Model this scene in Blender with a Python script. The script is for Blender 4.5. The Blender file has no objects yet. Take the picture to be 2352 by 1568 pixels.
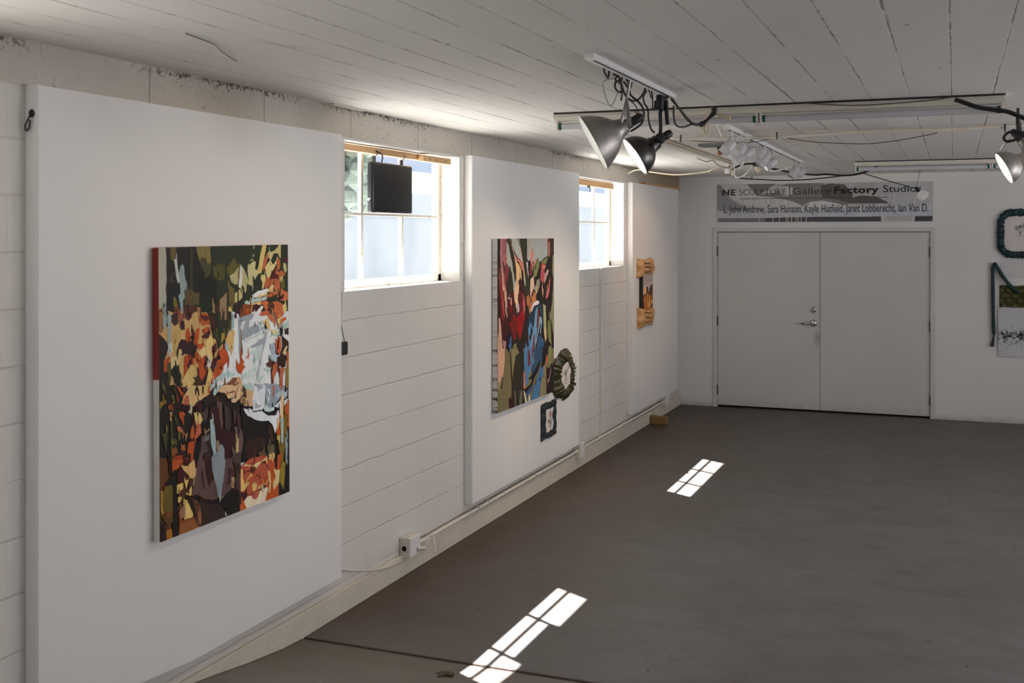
import bpy, bmesh, math, random
from mathutils import Vector, Matrix
sc = bpy.context.scene
# tuned quantities
EXPOSURE = 0.22
SKY = 0.8
SUN = 48.0
RWIN = [(1.2, 3.2, 4), (4.2, 6.2, 92), (7.4, 9.0, 44)]
BWIN = [(1.0, 3.2, 2), (4.4, 6.8, 14)]
PAINTK = 1.5
SIGNK = 1.7
E1 = 11
E2 = 10
E3 = 8
S1 = 30
S2 = 22
S3 = 24
RTILT = 1.2
COL = sc.collection
V = Vector
PI = math.pi
# ------------------------------------------------------------------ camera, sky, sun, added fill lamps, exposure
cd = bpy.data.cameras.new('camera'); cam = bpy.data.objects.new('camera', cd); COL.objects.link(cam)
cam.location = (3.16, 0, 2.05)
cam.rotation_euler = (PI/2, 0, math.atan(772/2260))
cd.sensor_width = 36; cd.lens = 2260/2352*36
cd.shift_x = -(1420-1176)/2352; cd.shift_y = -(784-540)/2352
cd.dof.use_dof = True; cd.dof.focus_distance = 10.5; cd.dof.aperture_fstop = 5.6
cd.clip_start = .05
sc.camera = cam
sc.view_settings.view_transform = 'Standard'; sc.view_settings.look = 'None'
sc.view_settings.gamma = 1; sc.view_settings.use_curve_mapping = False
sc.view_settings.exposure = EXPOSURE
sc.cycles.max_bounces = 8; sc.cycles.diffuse_bounces = 5; sc.cycles.glossy_bounces = 3
sc.cycles.caustics_reflective = False; sc.cycles.caustics_refractive = False; sc.cycles.adaptive_threshold = .02
sc.cycles.transparent_max_bounces = 12
sc.cycles.sample_clamp_indirect = 6
w = bpy.data.worlds.new('sky'); sc.world = w; w.use_nodes = True
wn = w.node_tree.nodes['Background']; wn.inputs[0].default_value = (.62, .76, 1, 1); wn.inputs[1].default_value = SKY
def lamp(name, kind, loc, energy, color=(1, 1, 1), direction=None, parent=None, **kw):
    d = bpy.data.lights.new(name, kind); d.energy = energy; d.color = color
    for k, v in kw.items(): setattr(d, k, v)
    o = bpy.data.objects.new(name, d); COL.objects.link(o); o.location = loc
    if direction is not None: o.rotation_euler = V(direction).to_track_quat('-Z', 'Y').to_euler()
    if parent is not None: o.parent = parent
    return o
lamp('sun', 'SUN', (-6, 14, 12), SUN, (1, .975, .94), (.563, -.29, -1), angle=.009)
# added area lamps in the unseen openings opposite and behind, to brighten the room
for (y0, y1, e) in RWIN:
    lamp('daylight_fill', 'AREA', (7.56, (y0+y1)/2, 1.85), e, (.95, .95, 1), (-1, 0, RTILT), shape='RECTANGLE', size=1.1, size_y=y1-y0)
for (x0, x1, e) in BWIN:
    lamp('daylight_fill', 'AREA', ((x0+x1)/2, -3.14, 1.75), e, (1, .98, .95), (0, 1, -.05), shape='RECTANGLE', size=x1-x0, size_y=1.3)

# ------------------------------------------------------------------ materials
def nodes_of(m):
    m.use_nodes = True
    return m.node_tree.nodes, m.node_tree.links
def srgb(r, g, b):
    f = lambda c: c/12.92 if c <= .04045 else ((c+.055)/1.055)**2.4
    return (f(r/255), f(g/255), f(b/255), 1)
def mat(name, col, rough=.5, metal=0, var=.06, scale=8, bump=0, bscale=60, coat=0, sheen=0, spec=.5):
    m = bpy.data.materials.new(name); n, l = nodes_of(m); b = n['Principled BSDF']
    b.inputs['Roughness'].default_value = rough; b.inputs['Metallic'].default_value = metal
    b.inputs['Coat Weight'].default_value = coat; b.inputs['Sheen Weight'].default_value = sheen
    b.inputs['Specular IOR Level'].default_value = spec
    tc = n.new('ShaderNodeTexCoord'); ns = n.new('ShaderNodeTexNoise'); ns.inputs['Scale'].default_value = scale; ns.inputs['Detail'].default_value = 5
    l.new(tc.outputs['Object'], ns.inputs['Vector'])
    mx = n.new('ShaderNodeMix'); mx.data_type = 'RGBA'
    c = V(col[:3])
    mx.inputs[6].default_value = (*(c*(1-var)), 1); mx.inputs[7].default_value = (*(c*(1+var)), 1)
    l.new(ns.outputs['Fac'], mx.inputs[0]); l.new(mx.outputs[2], b.inputs['Base Color'])
    if bump:
        n2 = n.new('ShaderNodeTexNoise'); n2.inputs['Scale'].default_value = bscale; n2.inputs['Detail'].default_value = 4
        l.new(tc.outputs['Object'], n2.inputs['Vector'])
        bp = n.new('ShaderNodeBump'); bp.inputs['Strength'].default_value = bump; bp.inputs['Distance'].default_value = .01
        l.new(n2.outputs['Fac'], bp.inputs['Height']); l.new(bp.outputs['Normal'], b.inputs['Normal'])
    return m
def emit(name, col, s):
    m = bpy.data.materials.new(name); n, l = nodes_of(m); b = n['Principled BSDF']
    b.inputs['Base Color'].default_value = (.9, .9, .9, 1)
    b.inputs['Emission Color'].default_value = (*col, 1); b.inputs['Emission Strength'].default_value = s
    return m
class N:  # tiny node graph helper
    def __init__(s, m): s.n, s.l = nodes_of(m); s.b = s.n['Principled BSDF']
    def new(s, t, **k):
        x = s.n.new(t)
        for a, v in k.items(): setattr(x, a, v)
        return x
    def link(s, a, b):
        s.l.new(a, b)
    def val(s, x, i, v):
        if hasattr(v, 'links') or hasattr(v, 'is_linked'): s.l.new(v, x.inputs[i])
        else: x.inputs[i].default_value = v
    def math(s, op, a, b=0.0, c=0.0, clamp=False):
        x = s.new('ShaderNodeMath', operation=op, use_clamp=clamp)
        s.val(x, 0, a); s.val(x, 1, b); s.val(x, 2, c); return x.outputs[0]
    def mix(s, f, a, b):
        x = s.new('ShaderNodeMix', data_type='RGBA'); s.val(x, 0, f); s.val(x, 6, a); s.val(x, 7, b); return x.outputs[2]
    def noise(s, vec, scale, detail=4, rough=.55):
        x = s.new('ShaderNodeTexNoise'); x.inputs['Scale'].default_value = scale; x.inputs['Detail'].default_value = detail; x.inputs['Roughness'].default_value = rough
        s.l.new(vec, x.inputs['Vector']); return x.outputs['Fac']
    def step(s, v, a, b):
        x = s.new('ShaderNodeMapRange'); s.val(x, 0, v); x.inputs[1].default_value = a; x.inputs[2].default_value = b; return x.outputs[0]
    def scaled(s, vec, sx, sy, sz):
        x = s.new('ShaderNodeMapping'); x.inputs['Scale'].default_value = (sx, sy, sz); s.l.new(vec, x.inputs['Vector']); return x.outputs[0]
    def bump(s, h, strength, dist=.01):
        x = s.new('ShaderNodeBump'); x.inputs['Strength'].default_value = strength; x.inputs['Distance'].default_value = dist
        s.l.new(h, x.inputs['Height']); s.l.new(x.outputs[0], s.b.inputs['Normal'])
    def pos(s):
        t = s.new('ShaderNodeTexCoord'); sp = s.new('ShaderNodeSeparateXYZ'); s.l.new(t.outputs['Object'], sp.inputs[0])
        return t.outputs['Object'], sp.outputs[0], sp.outputs[1], sp.outputs[2]

def floor_mat():
    m = bpy.data.materials.new('worn concrete'); g = N(m); p, x, y, z = g.pos()
    n1 = g.noise(p, .9, 6, .6); n2 = g.noise(p, 5, 8, .65); n3 = g.noise(g.scaled(p, 1, 2.4, 1), 2.2, 8, .7); n4 = g.noise(p, 26, 3)
    c = g.mix(g.step(n1, .35, .68), srgb(114, 109, 105), srgb(123, 122, 123))
    c = g.mix(g.math('MULTIPLY', g.step(n3, .48, .7), .5), c, srgb(92, 82, 72))
    c = g.mix(g.math('MULTIPLY', g.step(n2, .55, .78), .35), c, srgb(140, 138, 137))
    c = g.mix(g.math('MULTIPLY', g.step(y, 4.225, 4.215), .45), c, srgb(132, 120, 104))
    # brown soil stain creeping out from the foot of the window wall
    st = g.math('MULTIPLY', g.step(g.math('ADD', x, g.math('MULTIPLY', n3, 1.2)), 2.3, .7), .85)
    c = g.mix(g.math('MULTIPLY', st, g.step(y, 3.6, 4.6)), c, srgb(76, 57, 37))
    far_dim = g.math('MULTIPLY', g.step(g.math('ADD', y, g.math('MULTIPLY', n3, 2.0)), 8.2, 12), .5)  # weaker light at the far end, put into the floor colour
    c = g.mix(far_dim, c, srgb(66, 52, 38))
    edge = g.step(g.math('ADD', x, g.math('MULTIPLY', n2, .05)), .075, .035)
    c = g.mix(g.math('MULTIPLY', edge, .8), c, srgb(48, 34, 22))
    # dirt in the joint between the two pours
    j = g.math('ABSOLUTE', g.math('SUBTRACT', y, g.math('ADD', 4.222, g.math('MULTIPLY', g.math('SUBTRACT', n4, .5), .02))))
    c = g.mix(g.math('MULTIPLY', g.step(j, .026, .006), g.step(n2, .15, .45)), c, srgb(58, 38, 24))
    # fine cracks, specks
    vo = g.new('ShaderNodeTexVoronoi', feature='DISTANCE_TO_EDGE'); vo.inputs['Scale'].default_value = .55
    wv = g.new('ShaderNodeVectorMath', operation='ADD'); nn = g.new('ShaderNodeTexNoise'); nn.inputs['Scale'].default_value = 2.5; nn.inputs['Detail'].default_value = 6
    g.link(p, nn.inputs['Vector']); sc_ = g.new('ShaderNodeVectorMath', operation='SCALE'); g.link(nn.outputs['Color'], sc_.inputs[0]); sc_.inputs['Scale'].default_value = .5
    g.link(p, wv.inputs[0]); g.link(sc_.outputs[0], wv.inputs[1]); g.link(wv.outputs[0], vo.inputs['Vector'])
    cr = g.math('MULTIPLY', g.step(vo.outputs['Distance'], .006, .001), g.math('MULTIPLY', g.step(n1, .52, .62), .25))
    c = g.mix(cr, c, srgb(50, 42, 34))
    v2 = g.new('ShaderNodeTexVoronoi'); v2.inputs['Scale'].default_value = 9; g.link(p, v2.inputs['Vector'])
    c = g.mix(g.math('MULTIPLY', g.step(v2.outputs['Distance'], .09, .05), g.step(g.noise(p, 3.1, 2), .55, .62)), c, srgb(45, 38, 32))
    g.link(c, g.b.inputs['Base Color'])
    g.link(g.math('ADD', .36, g.math('MULTIPLY', n2, .28)), g.b.inputs['Roughness'])
    g.b.inputs['Specular IOR Level'].default_value = .45
    g.bump(g.math('ADD', n2, g.math('MULTIPLY', n4, .3)), .18, .01)
    return m
def block_mat():
    m = bpy.data.materials.new('painted block'); g = N(m); p, x, y, z = g.pos()
    cb = g.new('ShaderNodeCombineXYZ')
    wob = g.math('MULTIPLY', g.math('SUBTRACT', g.noise(p, 7, 3), .5), .014)
    g.link(g.math('ADD', g.math('ADD', y, 41-5.45+.0), wob), cb.inputs[0]); g.link(g.math('ADD', g.math('SUBTRACT', z, .155), wob), cb.inputs[1])
    br = g.new('ShaderNodeTexBrick'); br.offset = .5
    for k, v in (('Scale', 1), ('Mortar Size', .0045), ('Mortar Smooth', .35), ('Brick Width', .41), ('Row Height', .2035), ('Bias', 0)): br.inputs[k].default_value = v
    g.link(cb.outputs[0], br.inputs['Vector'])
    row = g.math('ABSOLUTE', g.math('SUBTRACT', g.math('FRACT', g.math('ADD', g.math('DIVIDE', g.math('ADD', g.math('SUBTRACT', z, .155), wob), .2035), .5)), .5))
    hor = g.math('MULTIPLY', g.step(row, .035, .008), g.step(g.noise(p, 3, 3), .3, .55))
    n1 = g.noise(p, 2.2, 5); n2 = g.noise(p, 34, 6, .7)
    c = g.mix(n1, srgb(217, 212, 206), srgb(229, 225, 220))
    c = g.mix(g.math('MULTIPLY', hor, .12), c, srgb(150, 140, 130))
    dirt = g.math('MULTIPLY', g.step(g.math('ADD', z, g.math('MULTIPLY', n1, .2)), .36, .12), .35)
    c = g.mix(dirt, c, srgb(176, 160, 138))
    g.link(c, g.b.inputs['Base Color']); g.b.inputs['Roughness'].default_value = .55; g.b.inputs['Specular IOR Level'].default_value = .35
    h = g.math('SUBTRACT', g.math('MULTIPLY', n2, .12), g.math('ADD', g.math('MULTIPLY', br.outputs['Fac'], .45), hor))
    g.bump(h, .6, .005)
    return m
def ceiling_mat():
    m = bpy.data.materials.new('board marked concrete'); g = N(m); p, x, y, z = g.pos()
    n1 = g.noise(g.scaled(p, 1, .35, 1), 2.0, 5); n2 = g.noise(p, 22, 5, .7); n3 = g.noise(g.scaled(p, 1, .2, 1), 5, 4)
    wob = g.math('MULTIPLY', g.math('SUBTRACT', g.noise(p, 5, 5, .65), .5), .075)
    fr = g.math('FRACT', g.math('ADD', g.math('DIVIDE', g.math('SUBTRACT', x, 3.145), .1945), g.math('ADD', 40.5, wob)))
    d = g.math('MULTIPLY', g.math('ABSOLUTE', g.math('SUBTRACT', fr, .5)), .1945)
    wd = g.math('ADD', .0022, g.math('ADD', g.math('MULTIPLY', g.step(n3, .5, .80), .010), g.math('MULTIPLY', g.step(g.noise(g.scaled(p, 1, 1, 1), 13, 4, .7), .55, .75), .010)))
    line = g.math('SUBTRACT', 1, g.math('SMOOTH_MIN', g.math('DIVIDE', d, wd), 1, .4), clamp=True)
    brk = g.step(g.noise(g.scaled(p, 3, 1.0, 1), 2.6, 7, .7), .40, .50)
    line = g.math('MULTIPLY', line, brk)
    c = g.mix(n1, srgb(232, 228, 223), srgb(245, 243, 240))
    # boards differ a little
    bid = g.math('FLOOR', g.math('ADD', g.math('DIVIDE', g.math('SUBTRACT', x, 3.145), .1945), 40))
    wn_ = g.new('ShaderNodeTexWhiteNoise', noise_dimensions='1D'); g.link(bid, wn_.inputs['W'])
    c = g.mix(g.math('MULTIPLY', wn_.outputs['Value'], .22), c, srgb(208, 202, 195))
    sm = g.math('MULTIPLY', g.step(g.noise(g.scaled(p, 1, .45, 1), 3.2, 7, .7), .63, .78), .4)
    c = g.mix(sm, c, srgb(150, 138, 126))
    c = g.mix(g.math('MULTIPLY', line, .85), c, srgb(74, 62, 54))
    v2 = g.new('ShaderNodeTexVoronoi'); v2.inputs['Scale'].default_value = 5; g.link(g.scaled(p, 1, .6, 1), v2.inputs['Vector'])
    c = g.mix(g.math('MULTIPLY', g.step(v2.outputs['Distance'], .05, .02), .7), c, srgb(96, 84, 76))
    g.link(c, g.b.inputs['Base Color']); g.b.inputs['Roughness'].default_value = .7
    g.bump(g.math('SUBTRACT', g.math('MULTIPLY', n2, .2), line), .6, .008)
    return m
def beam_mat():
    m = bpy.data.materials.new('spotted concrete beam'); g = N(m); p, x, y, z = g.pos()
    n1 = g.noise(p, 1.6, 5); n2 = g.noise(p, 38, 6, .75); n3 = g.noise(g.scaled(p, 1, 6, .8), 3, 5)
    c = g.mix(n1, srgb(188, 177, 164), srgb(218, 212, 203))
    sp = g.math('MULTIPLY', g.step(n2, .58, .66), g.step(g.noise(p, 2.4, 4, .6), .42, .54))
    top = g.step(z, 2.69, 2.75)
    sp2 = g.math('MULTIPLY', g.step(g.math('ADD', n2, g.math('MULTIPLY', top, .22)), .64, .74), g.step(g.noise(p, 1.3, 3), .42, .55))
    dr = g.math('MULTIPLY', g.step(n3, .60, .74), g.math('MULTIPLY', top, .6))
    c = g.mix(g.math('MULTIPLY', sp, .7), c, srgb(96, 86, 76))
    c = g.mix(g.math('MULTIPLY', sp2, .9), c, srgb(58, 46, 38))
    c = g.mix(dr, c, srgb(120, 100, 84))
    ck = g.math('ABSOLUTE', g.math('SUBTRACT', g.math('FRACT', g.math('ADD', g.math('DIVIDE', y, .72), g.math('MULTIPLY', g.noise(p, 6, 3), .03))), .5))
    c = g.mix(g.math('MULTIPLY', g.step(ck, .006, .002), .6), c, srgb(80, 70, 60))
    far = g.math('MULTIPLY', g.step(g.math('ADD', y, n1), 10.2, 11.3), .65)   # ochre water stain at the corner
    c = g.mix(far, c, srgb(150, 118, 66))
    g.link(c, g.b.inputs['Base Color']); g.b.inputs['Roughness'].default_value = .75
    g.bump(n2, .5, .006)
    return m
def backwall_mat():
    m = bpy.data.materials.new('painted plaster'); g = N(m); p, x, y, z = g.pos()
    n1 = g.noise(p, 1.1, 5); n2 = g.noise(p, 14, 6, .7)
    c = g.mix(n1, srgb(222, 219, 215), srgb(234, 232, 229))
    low = g.math('MULTIPLY', g.step(g.math('ADD', z, g.math('MULTIPLY', n2, .16)), .16, .06), .5)
    c = g.mix(low, c, srgb(140, 118, 92))
    g.link(c, g.b.inputs['Base Color']); g.b.inputs['Roughness'].default_value = .55; g.b.inputs['Specular IOR Level'].default_value = .35
    g.bump(n2, .25, .004)
    return m
def door_mat():
    m = bpy.data.materials.new('door paint'); g = N(m); p, x, y, z = g.pos()
    n1 = g.noise(p, 1.4, 5); n2 = g.noise(p, 11, 6, .7)
    c = g.mix(n1, srgb(206, 203, 199), srgb(218, 216, 213))
    dx = g.math('SUBTRACT', x, 1.655); dz = g.math('SUBTRACT', z, .86)
    d = g.math('SQRT', g.math('ADD', g.math('MULTIPLY', g.math('MULTIPLY', dx, dx), 9), g.math('MULTIPLY', dz, dz)))
    c = g.mix(g.math('MULTIPLY', g.step(g.math('ADD', d, g.math('MULTIPLY', n2, .22)), .25, .1), .6), c, srgb(120, 84, 52))
    c = g.mix(g.math('MULTIPLY', g.step(g.math('ADD', z, g.math('MULTIPLY', n2, .5)), .40, .15), .35), c, srgb(140, 120, 98))
    g.link(c, g.b.inputs['Base Color']); g.b.inputs['Roughness'].default_value = .45
    return m
def paint_mat(k):
    m = bpy.data.materials.new('oil paint'); g = N(m); p, x, y, z = g.pos()
    a = g.new('ShaderNodeVertexColor', layer_name='Col')
    n = g.noise(g.scaled(p, 40, 40, 6), 1.2, 4)
    hs = g.new('ShaderNodeHueSaturation'); g.link(a.outputs[0], hs.inputs['Color']); g.link(g.math('ADD', k*.72, g.math('MULTIPLY', n, k*.56)), hs.inputs['Value']); hs.inputs['Saturation'].default_value = 1.0
    g.link(hs.outputs[0], g.b.inputs['Base Color']); g.b.inputs['Roughness'].default_value = .5; g.b.inputs['Specular IOR Level'].default_value = .3
    g.bump(n, .15, .003)
    return m
def birch_mat():
    m = bpy.data.materials.new('scraped white edge'); g = N(m); p, x, y, z = g.pos()
    n = g.noise(g.scaled(p, 1, 9, 22), 1.6, 7, .72); n2 = g.noise(g.scaled(p, 1, 6, 7), 1.4, 6, .7)
    c = g.mix(g.step(n, .52, .60), srgb(214, 208, 202), srgb(110, 104, 102))
    low = g.step(z, 1.4, 1.15)
    c = g.mix(g.math('MULTIPLY', g.step(n2, .54, .60), low), c, srgb(34, 30, 30))
    up = g.step(z, 1.75, 1.95)
    c = g.mix(up, c, srgb(216, 214, 210))
    g.link(c, g.b.inputs['Base Color']); g.b.inputs['Roughness'].default_value = .6
    return m
def edge_mat():
    m = bpy.data.materials.new('canvas edge'); g = N(m); p, x, y, z = g.pos()
    n = g.noise(p, 14, 5); 
    red = g.mix(n, srgb(128, 32, 20), srgb(150, 44, 24))
    wht = g.mix(n, srgb(226, 222, 216), srgb(212, 206, 198))
    c = g.mix(g.step(z, 1.462, 1.464), wht, red)
    g.link(c, g.b.inputs['Base Color']); g.b.inputs['Roughness'].default_value = .6
    return m
def pane_mat():
    m = bpy.data.materials.new('dirty glass'); g = N(m); p, x, y, z = g.pos()
    out = g.n['Material Output']; tr = g.new('ShaderNodeBsdfTransparent'); tr.inputs[0].default_value = (.93, .95, .97, 1)
    tl = g.new('ShaderNodeBsdfTranslucent'); tl.inputs[0].default_value = (.92, .95, 1, 1)
    gl = g.new('ShaderNodeBsdfGlossy'); gl.inputs['Roughness'].default_value = .08
    n = g.noise(g.scaled(p, 1, 1, .5), 4, 5, .6)
    mx = g.new('ShaderNodeMixShader'); g.link(g.math('ADD', .004, g.math('MULTIPLY', g.step(n, .3, .8), .012)), mx.inputs[0]); g.link(tr.outputs[0], mx.inputs[1]); g.link(tl.outputs[0], mx.inputs[2])
    m2 = g.new('ShaderNodeMixShader'); m2.inputs[0].default_value = .04; g.link(mx.outputs[0], m2.inputs[1]); g.link(gl.outputs[0], m2.inputs[2])
    g.link(m2.outputs[0], out.inputs['Surface'])
    return m
def frame_mat():
    m = bpy.data.materials.new('peeling frame paint'); g = N(m); p, x, y, z = g.pos()
    n = g.noise(p, 30, 6, .7)
    c = g.mix(g.step(n, .56, .66), srgb(226, 218, 202), srgb(160, 140, 114))
    g.link(c, g.b.inputs['Base Color']); g.b.inputs['Roughness'].default_value = .6; g.bump(n, .4, .004)
    return m
def pine_mat():
    m = bpy.data.materials.new('bare pine'); g = N(m); p, x, y, z = g.pos()
    n = g.noise(g.scaled(p, 30, 2, 40), 1, 4); k = g.noise(p, 9, 2)
    c = g.mix(n, srgb(222, 184, 136), srgb(196, 150, 102)); c = g.mix(g.step(k, .68, .74), c, srgb(96, 60, 36))
    g.link(c, g.b.inputs['Base Color']); g.b.inputs['Roughness'].default_value = .6
    return m
def inkcloth_mat():
    m = bpy.data.materials.new('ink printed cloth'); g = N(m); p, x, y, z = g.pos()
    n = g.noise(p, 26, 8, .75); n2 = g.noise(g.scaled(p, 1, 1, .25), 34, 5)
    band = g.math('MULTIPLY', g.step(z, 1.06, .98), g.step(z, .80, .93))
    f = g.step(g.math('ADD', n, g.math('MULTIPLY', band, .16)), .60, .68)
    c = g.mix(g.math('MULTIPLY', f, band), srgb(206, 205, 208), srgb(36, 34, 42))
    dr = g.math('MULTIPLY', g.step(n2, .62, .7), g.math('MULTIPLY', g.step(z, .78, .9), g.step(z, 1.1, 1.0)))
    c = g.mix(g.math('MULTIPLY', dr, .5), c, srgb(60, 58, 66))
    g.link(c, g.b.inputs['Base Color']); g.b.inputs['Roughness'].default_value = .8
    return m
def silver_mat(name, col, rough):
    m = mat(name, col, rough, 1, .12, 20, .05, 30); return m

M = dict(
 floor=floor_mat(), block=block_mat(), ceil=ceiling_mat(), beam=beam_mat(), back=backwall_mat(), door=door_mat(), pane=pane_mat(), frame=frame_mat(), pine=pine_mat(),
 foot=mat('painted footing', srgb(214, 205, 190), .65, 0, .12, 7, .5, 40), panel=mat('panel paint', srgb(238, 236, 234), .5, 0, .015, 3, .03, 90),
 trim=mat('trim paint', srgb(212, 209, 205), .45, 0, .03), black=mat('black plastic', (.012, .012, .013, 1), .45, 0, .2), blackm=mat('black metal', (.008, .008, .009, 1), .32, 0, .2, 6, .05, 12),
 white=mat('white enamel', srgb(232, 231, 229), .35, 0, .03), offw=mat('old white paint', srgb(222, 215, 204), .5, 0, .08, 14, .1, 60), steel=silver_mat('dull steel', (.42, .41, .40, 1), .35),
 chrome=silver_mat('brushed steel', (.62, .62, .63, 1), .25), tin=mat('scuffed aluminium', (.36, .33, .30, 1), .42, .75, .28, 14, .15, 25), darktin=silver_mat('dark bronze aluminium', (.10, .095, .09, 1), .35),
 inner=mat('white reflector lining', (.85, .85, .83, 1), .4, 0, .02), bulb=emit('lit bulb', (1, .95, .88), 3.5), warmbulb=emit('lit amber bulb', (1, .6, .25), 4), hinge=mat('hinge bronze', (.10, .085, .07, 1), .4, .7, .2),
 spotw=mat('grey white enamel', srgb(198, 197, 198), .4, 0, .03), tube=mat('unlit tube', srgb(205, 205, 210), .25, 0, .02), green=mat('green tube cap', (.01, .12, .07, 1), .4), copper=mat('copper', (.42, .17, .09, 1), .35, .8, .15), grey=mat('grey plate', srgb(128, 130, 130), .5, 0, .06),
 cream=mat('cream cable', srgb(222, 206, 178), .5, 0, .06), cord=mat('black cable', (.012, .011, .012, 1), .5, 0, .2), brown=mat('thin brown wire', srgb(96, 82, 70), .5, 0, .15),
 olive=mat('dark olive satin', (.050, .044, .013, 1), .3, 0, .25, 18, .2, 45, sheen=.05), teal=mat('dark teal satin', (.003, .013, .015, 1), .45, 0, .45, 25, .3, 60, sheen=.05), tealv=mat('teal velvet', (.002, .030, .036, 1), .5, 0, .9, 30, .8, 45, sheen=.05),
 bagm=mat('olive quilted satin', (.085, .082, .018, 1), .28, 0, .3, 14, .1, 40, sheen=.05), gold=mat('gold satin', srgb(198, 152, 98), .28, 0, .12, 30, .1, 60, sheen=.05),
 cloth=mat('white cloth', srgb(222, 214, 208), .85, 0, .05, 20, .2, 60), sheet=mat('white drawn sheet', srgb(214, 211, 208), .8, 0, .02), ink=mat('grey thread', srgb(88, 80, 84), .8), pinkt=mat('pink thread', srgb(196, 128, 122), .8), greent=mat('green thread', srgb(96, 112, 62), .8),
 inkcloth=inkcloth_mat(), dark=mat('dark gap', (.006, .006, .006, 1), .9), sign=mat('brushed sign metal', srgb(150, 150, 152), .35, .25, .05, 30), signtext=mat('black lettering', (.010, .010, .011, 1), .5), signgrey=mat('charcoal lettering', (.030, .030, .034, 1), .5),
 wood=mat('cut timber', srgb(150, 112, 66), .7, 0, .2, 20, .3, 50), leaf=mat('dry leaf', srgb(96, 92, 62), .8, 0, .3, 40), birch=birch_mat(), edge=edge_mat(), paint=paint_mat(PAINTK), spaint=paint_mat(SIGNK),
 ground=mat('pale concrete yard', srgb(222, 219, 212), .9, 0, .15, 3), bldg=mat('pale siding', srgb(122, 128, 136), .6, 0, .03), roof=mat('slate roof', srgb(120, 124, 132), .7, 0, .1), foliage=mat('tree foliage', (.09, .125, .095, 1), .7, 0, .4, 3), bark=mat('bark', (.12, .09, .06, 1), .9),
)

# ------------------------------------------------------------------ mesh helpers
class MB:
    def __init__(s): s.bm = bmesh.new()
    def box(s, lo, hi, bev=0, seg=2):
        t = bmesh.new(); bmesh.ops.create_cube(t, size=1)
        for v in t.verts: v.co = V([(lo[i]+hi[i])/2 + v.co[i]*(hi[i]-lo[i]) for i in range(3)])
        if bev: bmesh.ops.bevel(t, geom=list(t.edges), offset=bev, segments=seg, affect='EDGES', profile=.5)
        s.add(t); return s
    def add(s, t):
        me = bpy.data.meshes.new('tmp'); t.to_mesh(me); t.free(); s.bm.from_mesh(me); bpy.data.meshes.remove(me)
    def tube(s, pts, r, n=8, smooth=True, caps=True, close=False):
        P = [V(p) for p in pts]
        if smooth and len(P) > 2: P = crom(P, 6, close)
        m = len(P); T = []
        for i in range(m):
            a = P[(i-1) % m] if (i > 0 or close) else P[i]; b = P[(i+1) % m] if (i < m-1 or close) else P[i]
            T.append((b-a).normalized())
        u = T[0].orthogonal().normalized(); rings = []
        for i in range(m):
            u = (u - T[i]*u.dot(T[i])).normalized(); v = T[i].cross(u)
            rr = r(i/(m-1)) if callable(r) else r
            rings.append([s.bm.verts.new(P[i] + (u*math.cos(2*PI*k/n) + v*math.sin(2*PI*k/n))*rr) for k in range(n)])
        for i in range(m if close else m-1):
            A, B = rings[i], rings[(i+1) % m]
            for k in range(n): s.bm.faces.new((A[k], A[(k+1) % n], B[(k+1) % n], B[k]))
        if caps and not close:
            s.bm.faces.new(rings[0][::-1]); s.bm.faces.new(rings[-1])
        return s
    def cyl(s, a, b, r, n=20, r2=None):
        r2 = r if r2 is None else r2
        return s.tube([a, b], lambda t: r+(r2-r)*t, n, False)
    def lathe(s, prof, o=(0, 0, 0), d=(0, 0, 1), n=32, closed=False):
        o = V(o); d = V(d).normalized(); u = d.orthogonal().normalized(); v = d.cross(u); R = []
        for r, h in prof: R.append([s.bm.verts.new(o + d*h + (u*math.cos(2*PI*k/n) + v*math.sin(2*PI*k/n))*max(r, 1e-4)) for k in range(n)])
        for i in range(len(R)-1):
            for k in range(n): s.bm.faces.new((R[i][k], R[i][(k+1) % n], R[i+1][(k+1) % n], R[i+1][k]))
        return s
    def sphere(s, c, r, sub=2, sc_=(1, 1, 1)):
        t = bmesh.new(); bmesh.ops.create_icosphere(t, subdivisions=sub, radius=1)
        for v in t.verts: v.co = V(c) + V((v.co.x*r*sc_[0], v.co.y*r*sc_[1], v.co.z*r*sc_[2]))
        s.add(t); return s
    def grid(s, nu, nv, f, wrapu=False):
        R = [[s.bm.verts.new(f(i/(nu if wrapu else nu-1), j/(nv-1))) for j in range(nv)] for i in range(nu)]
        for i in range(nu if wrapu else nu-1):
            for j in range(nv-1): s.bm.faces.new((R[i][j], R[(i+1) % nu][j], R[(i+1) % nu][j+1], R[i][j+1]))
        return s
    def poly(s, pts): s.bm.faces.new([s.bm.verts.new(p) for p in pts]); return s
    def prism(s, pts, d):
        a = [s.bm.verts.new(p) for p in pts]; b = [s.bm.verts.new(V(p)+V(d)) for p in pts]; n = len(pts)
        s.bm.faces.new(a[::-1]); s.bm.faces.new(b)
        for i in range(n): s.bm.faces.new((a[i], a[(i+1) % n], b[(i+1) % n], b[i]))
        return s
    def build(s, name, m, parent=None, smooth=False, loc=None):
        bmesh.ops.recalc_face_normals(s.bm, faces=list(s.bm.faces))
        me = bpy.data.meshes.new(name); s.bm.to_mesh(me); s.bm.free()
        me.materials.append(M[m] if isinstance(m, str) else m)
        if smooth:
            for p in me.polygons: p.use_smooth = True
            try: me.set_sharp_from_angle(angle=math.radians(40))
            except Exception: pass
        o = bpy.data.objects.new(name, me); COL.objects.link(o)
        if parent is not None: o.parent = parent
        if loc: o.location = loc
        return o
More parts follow.
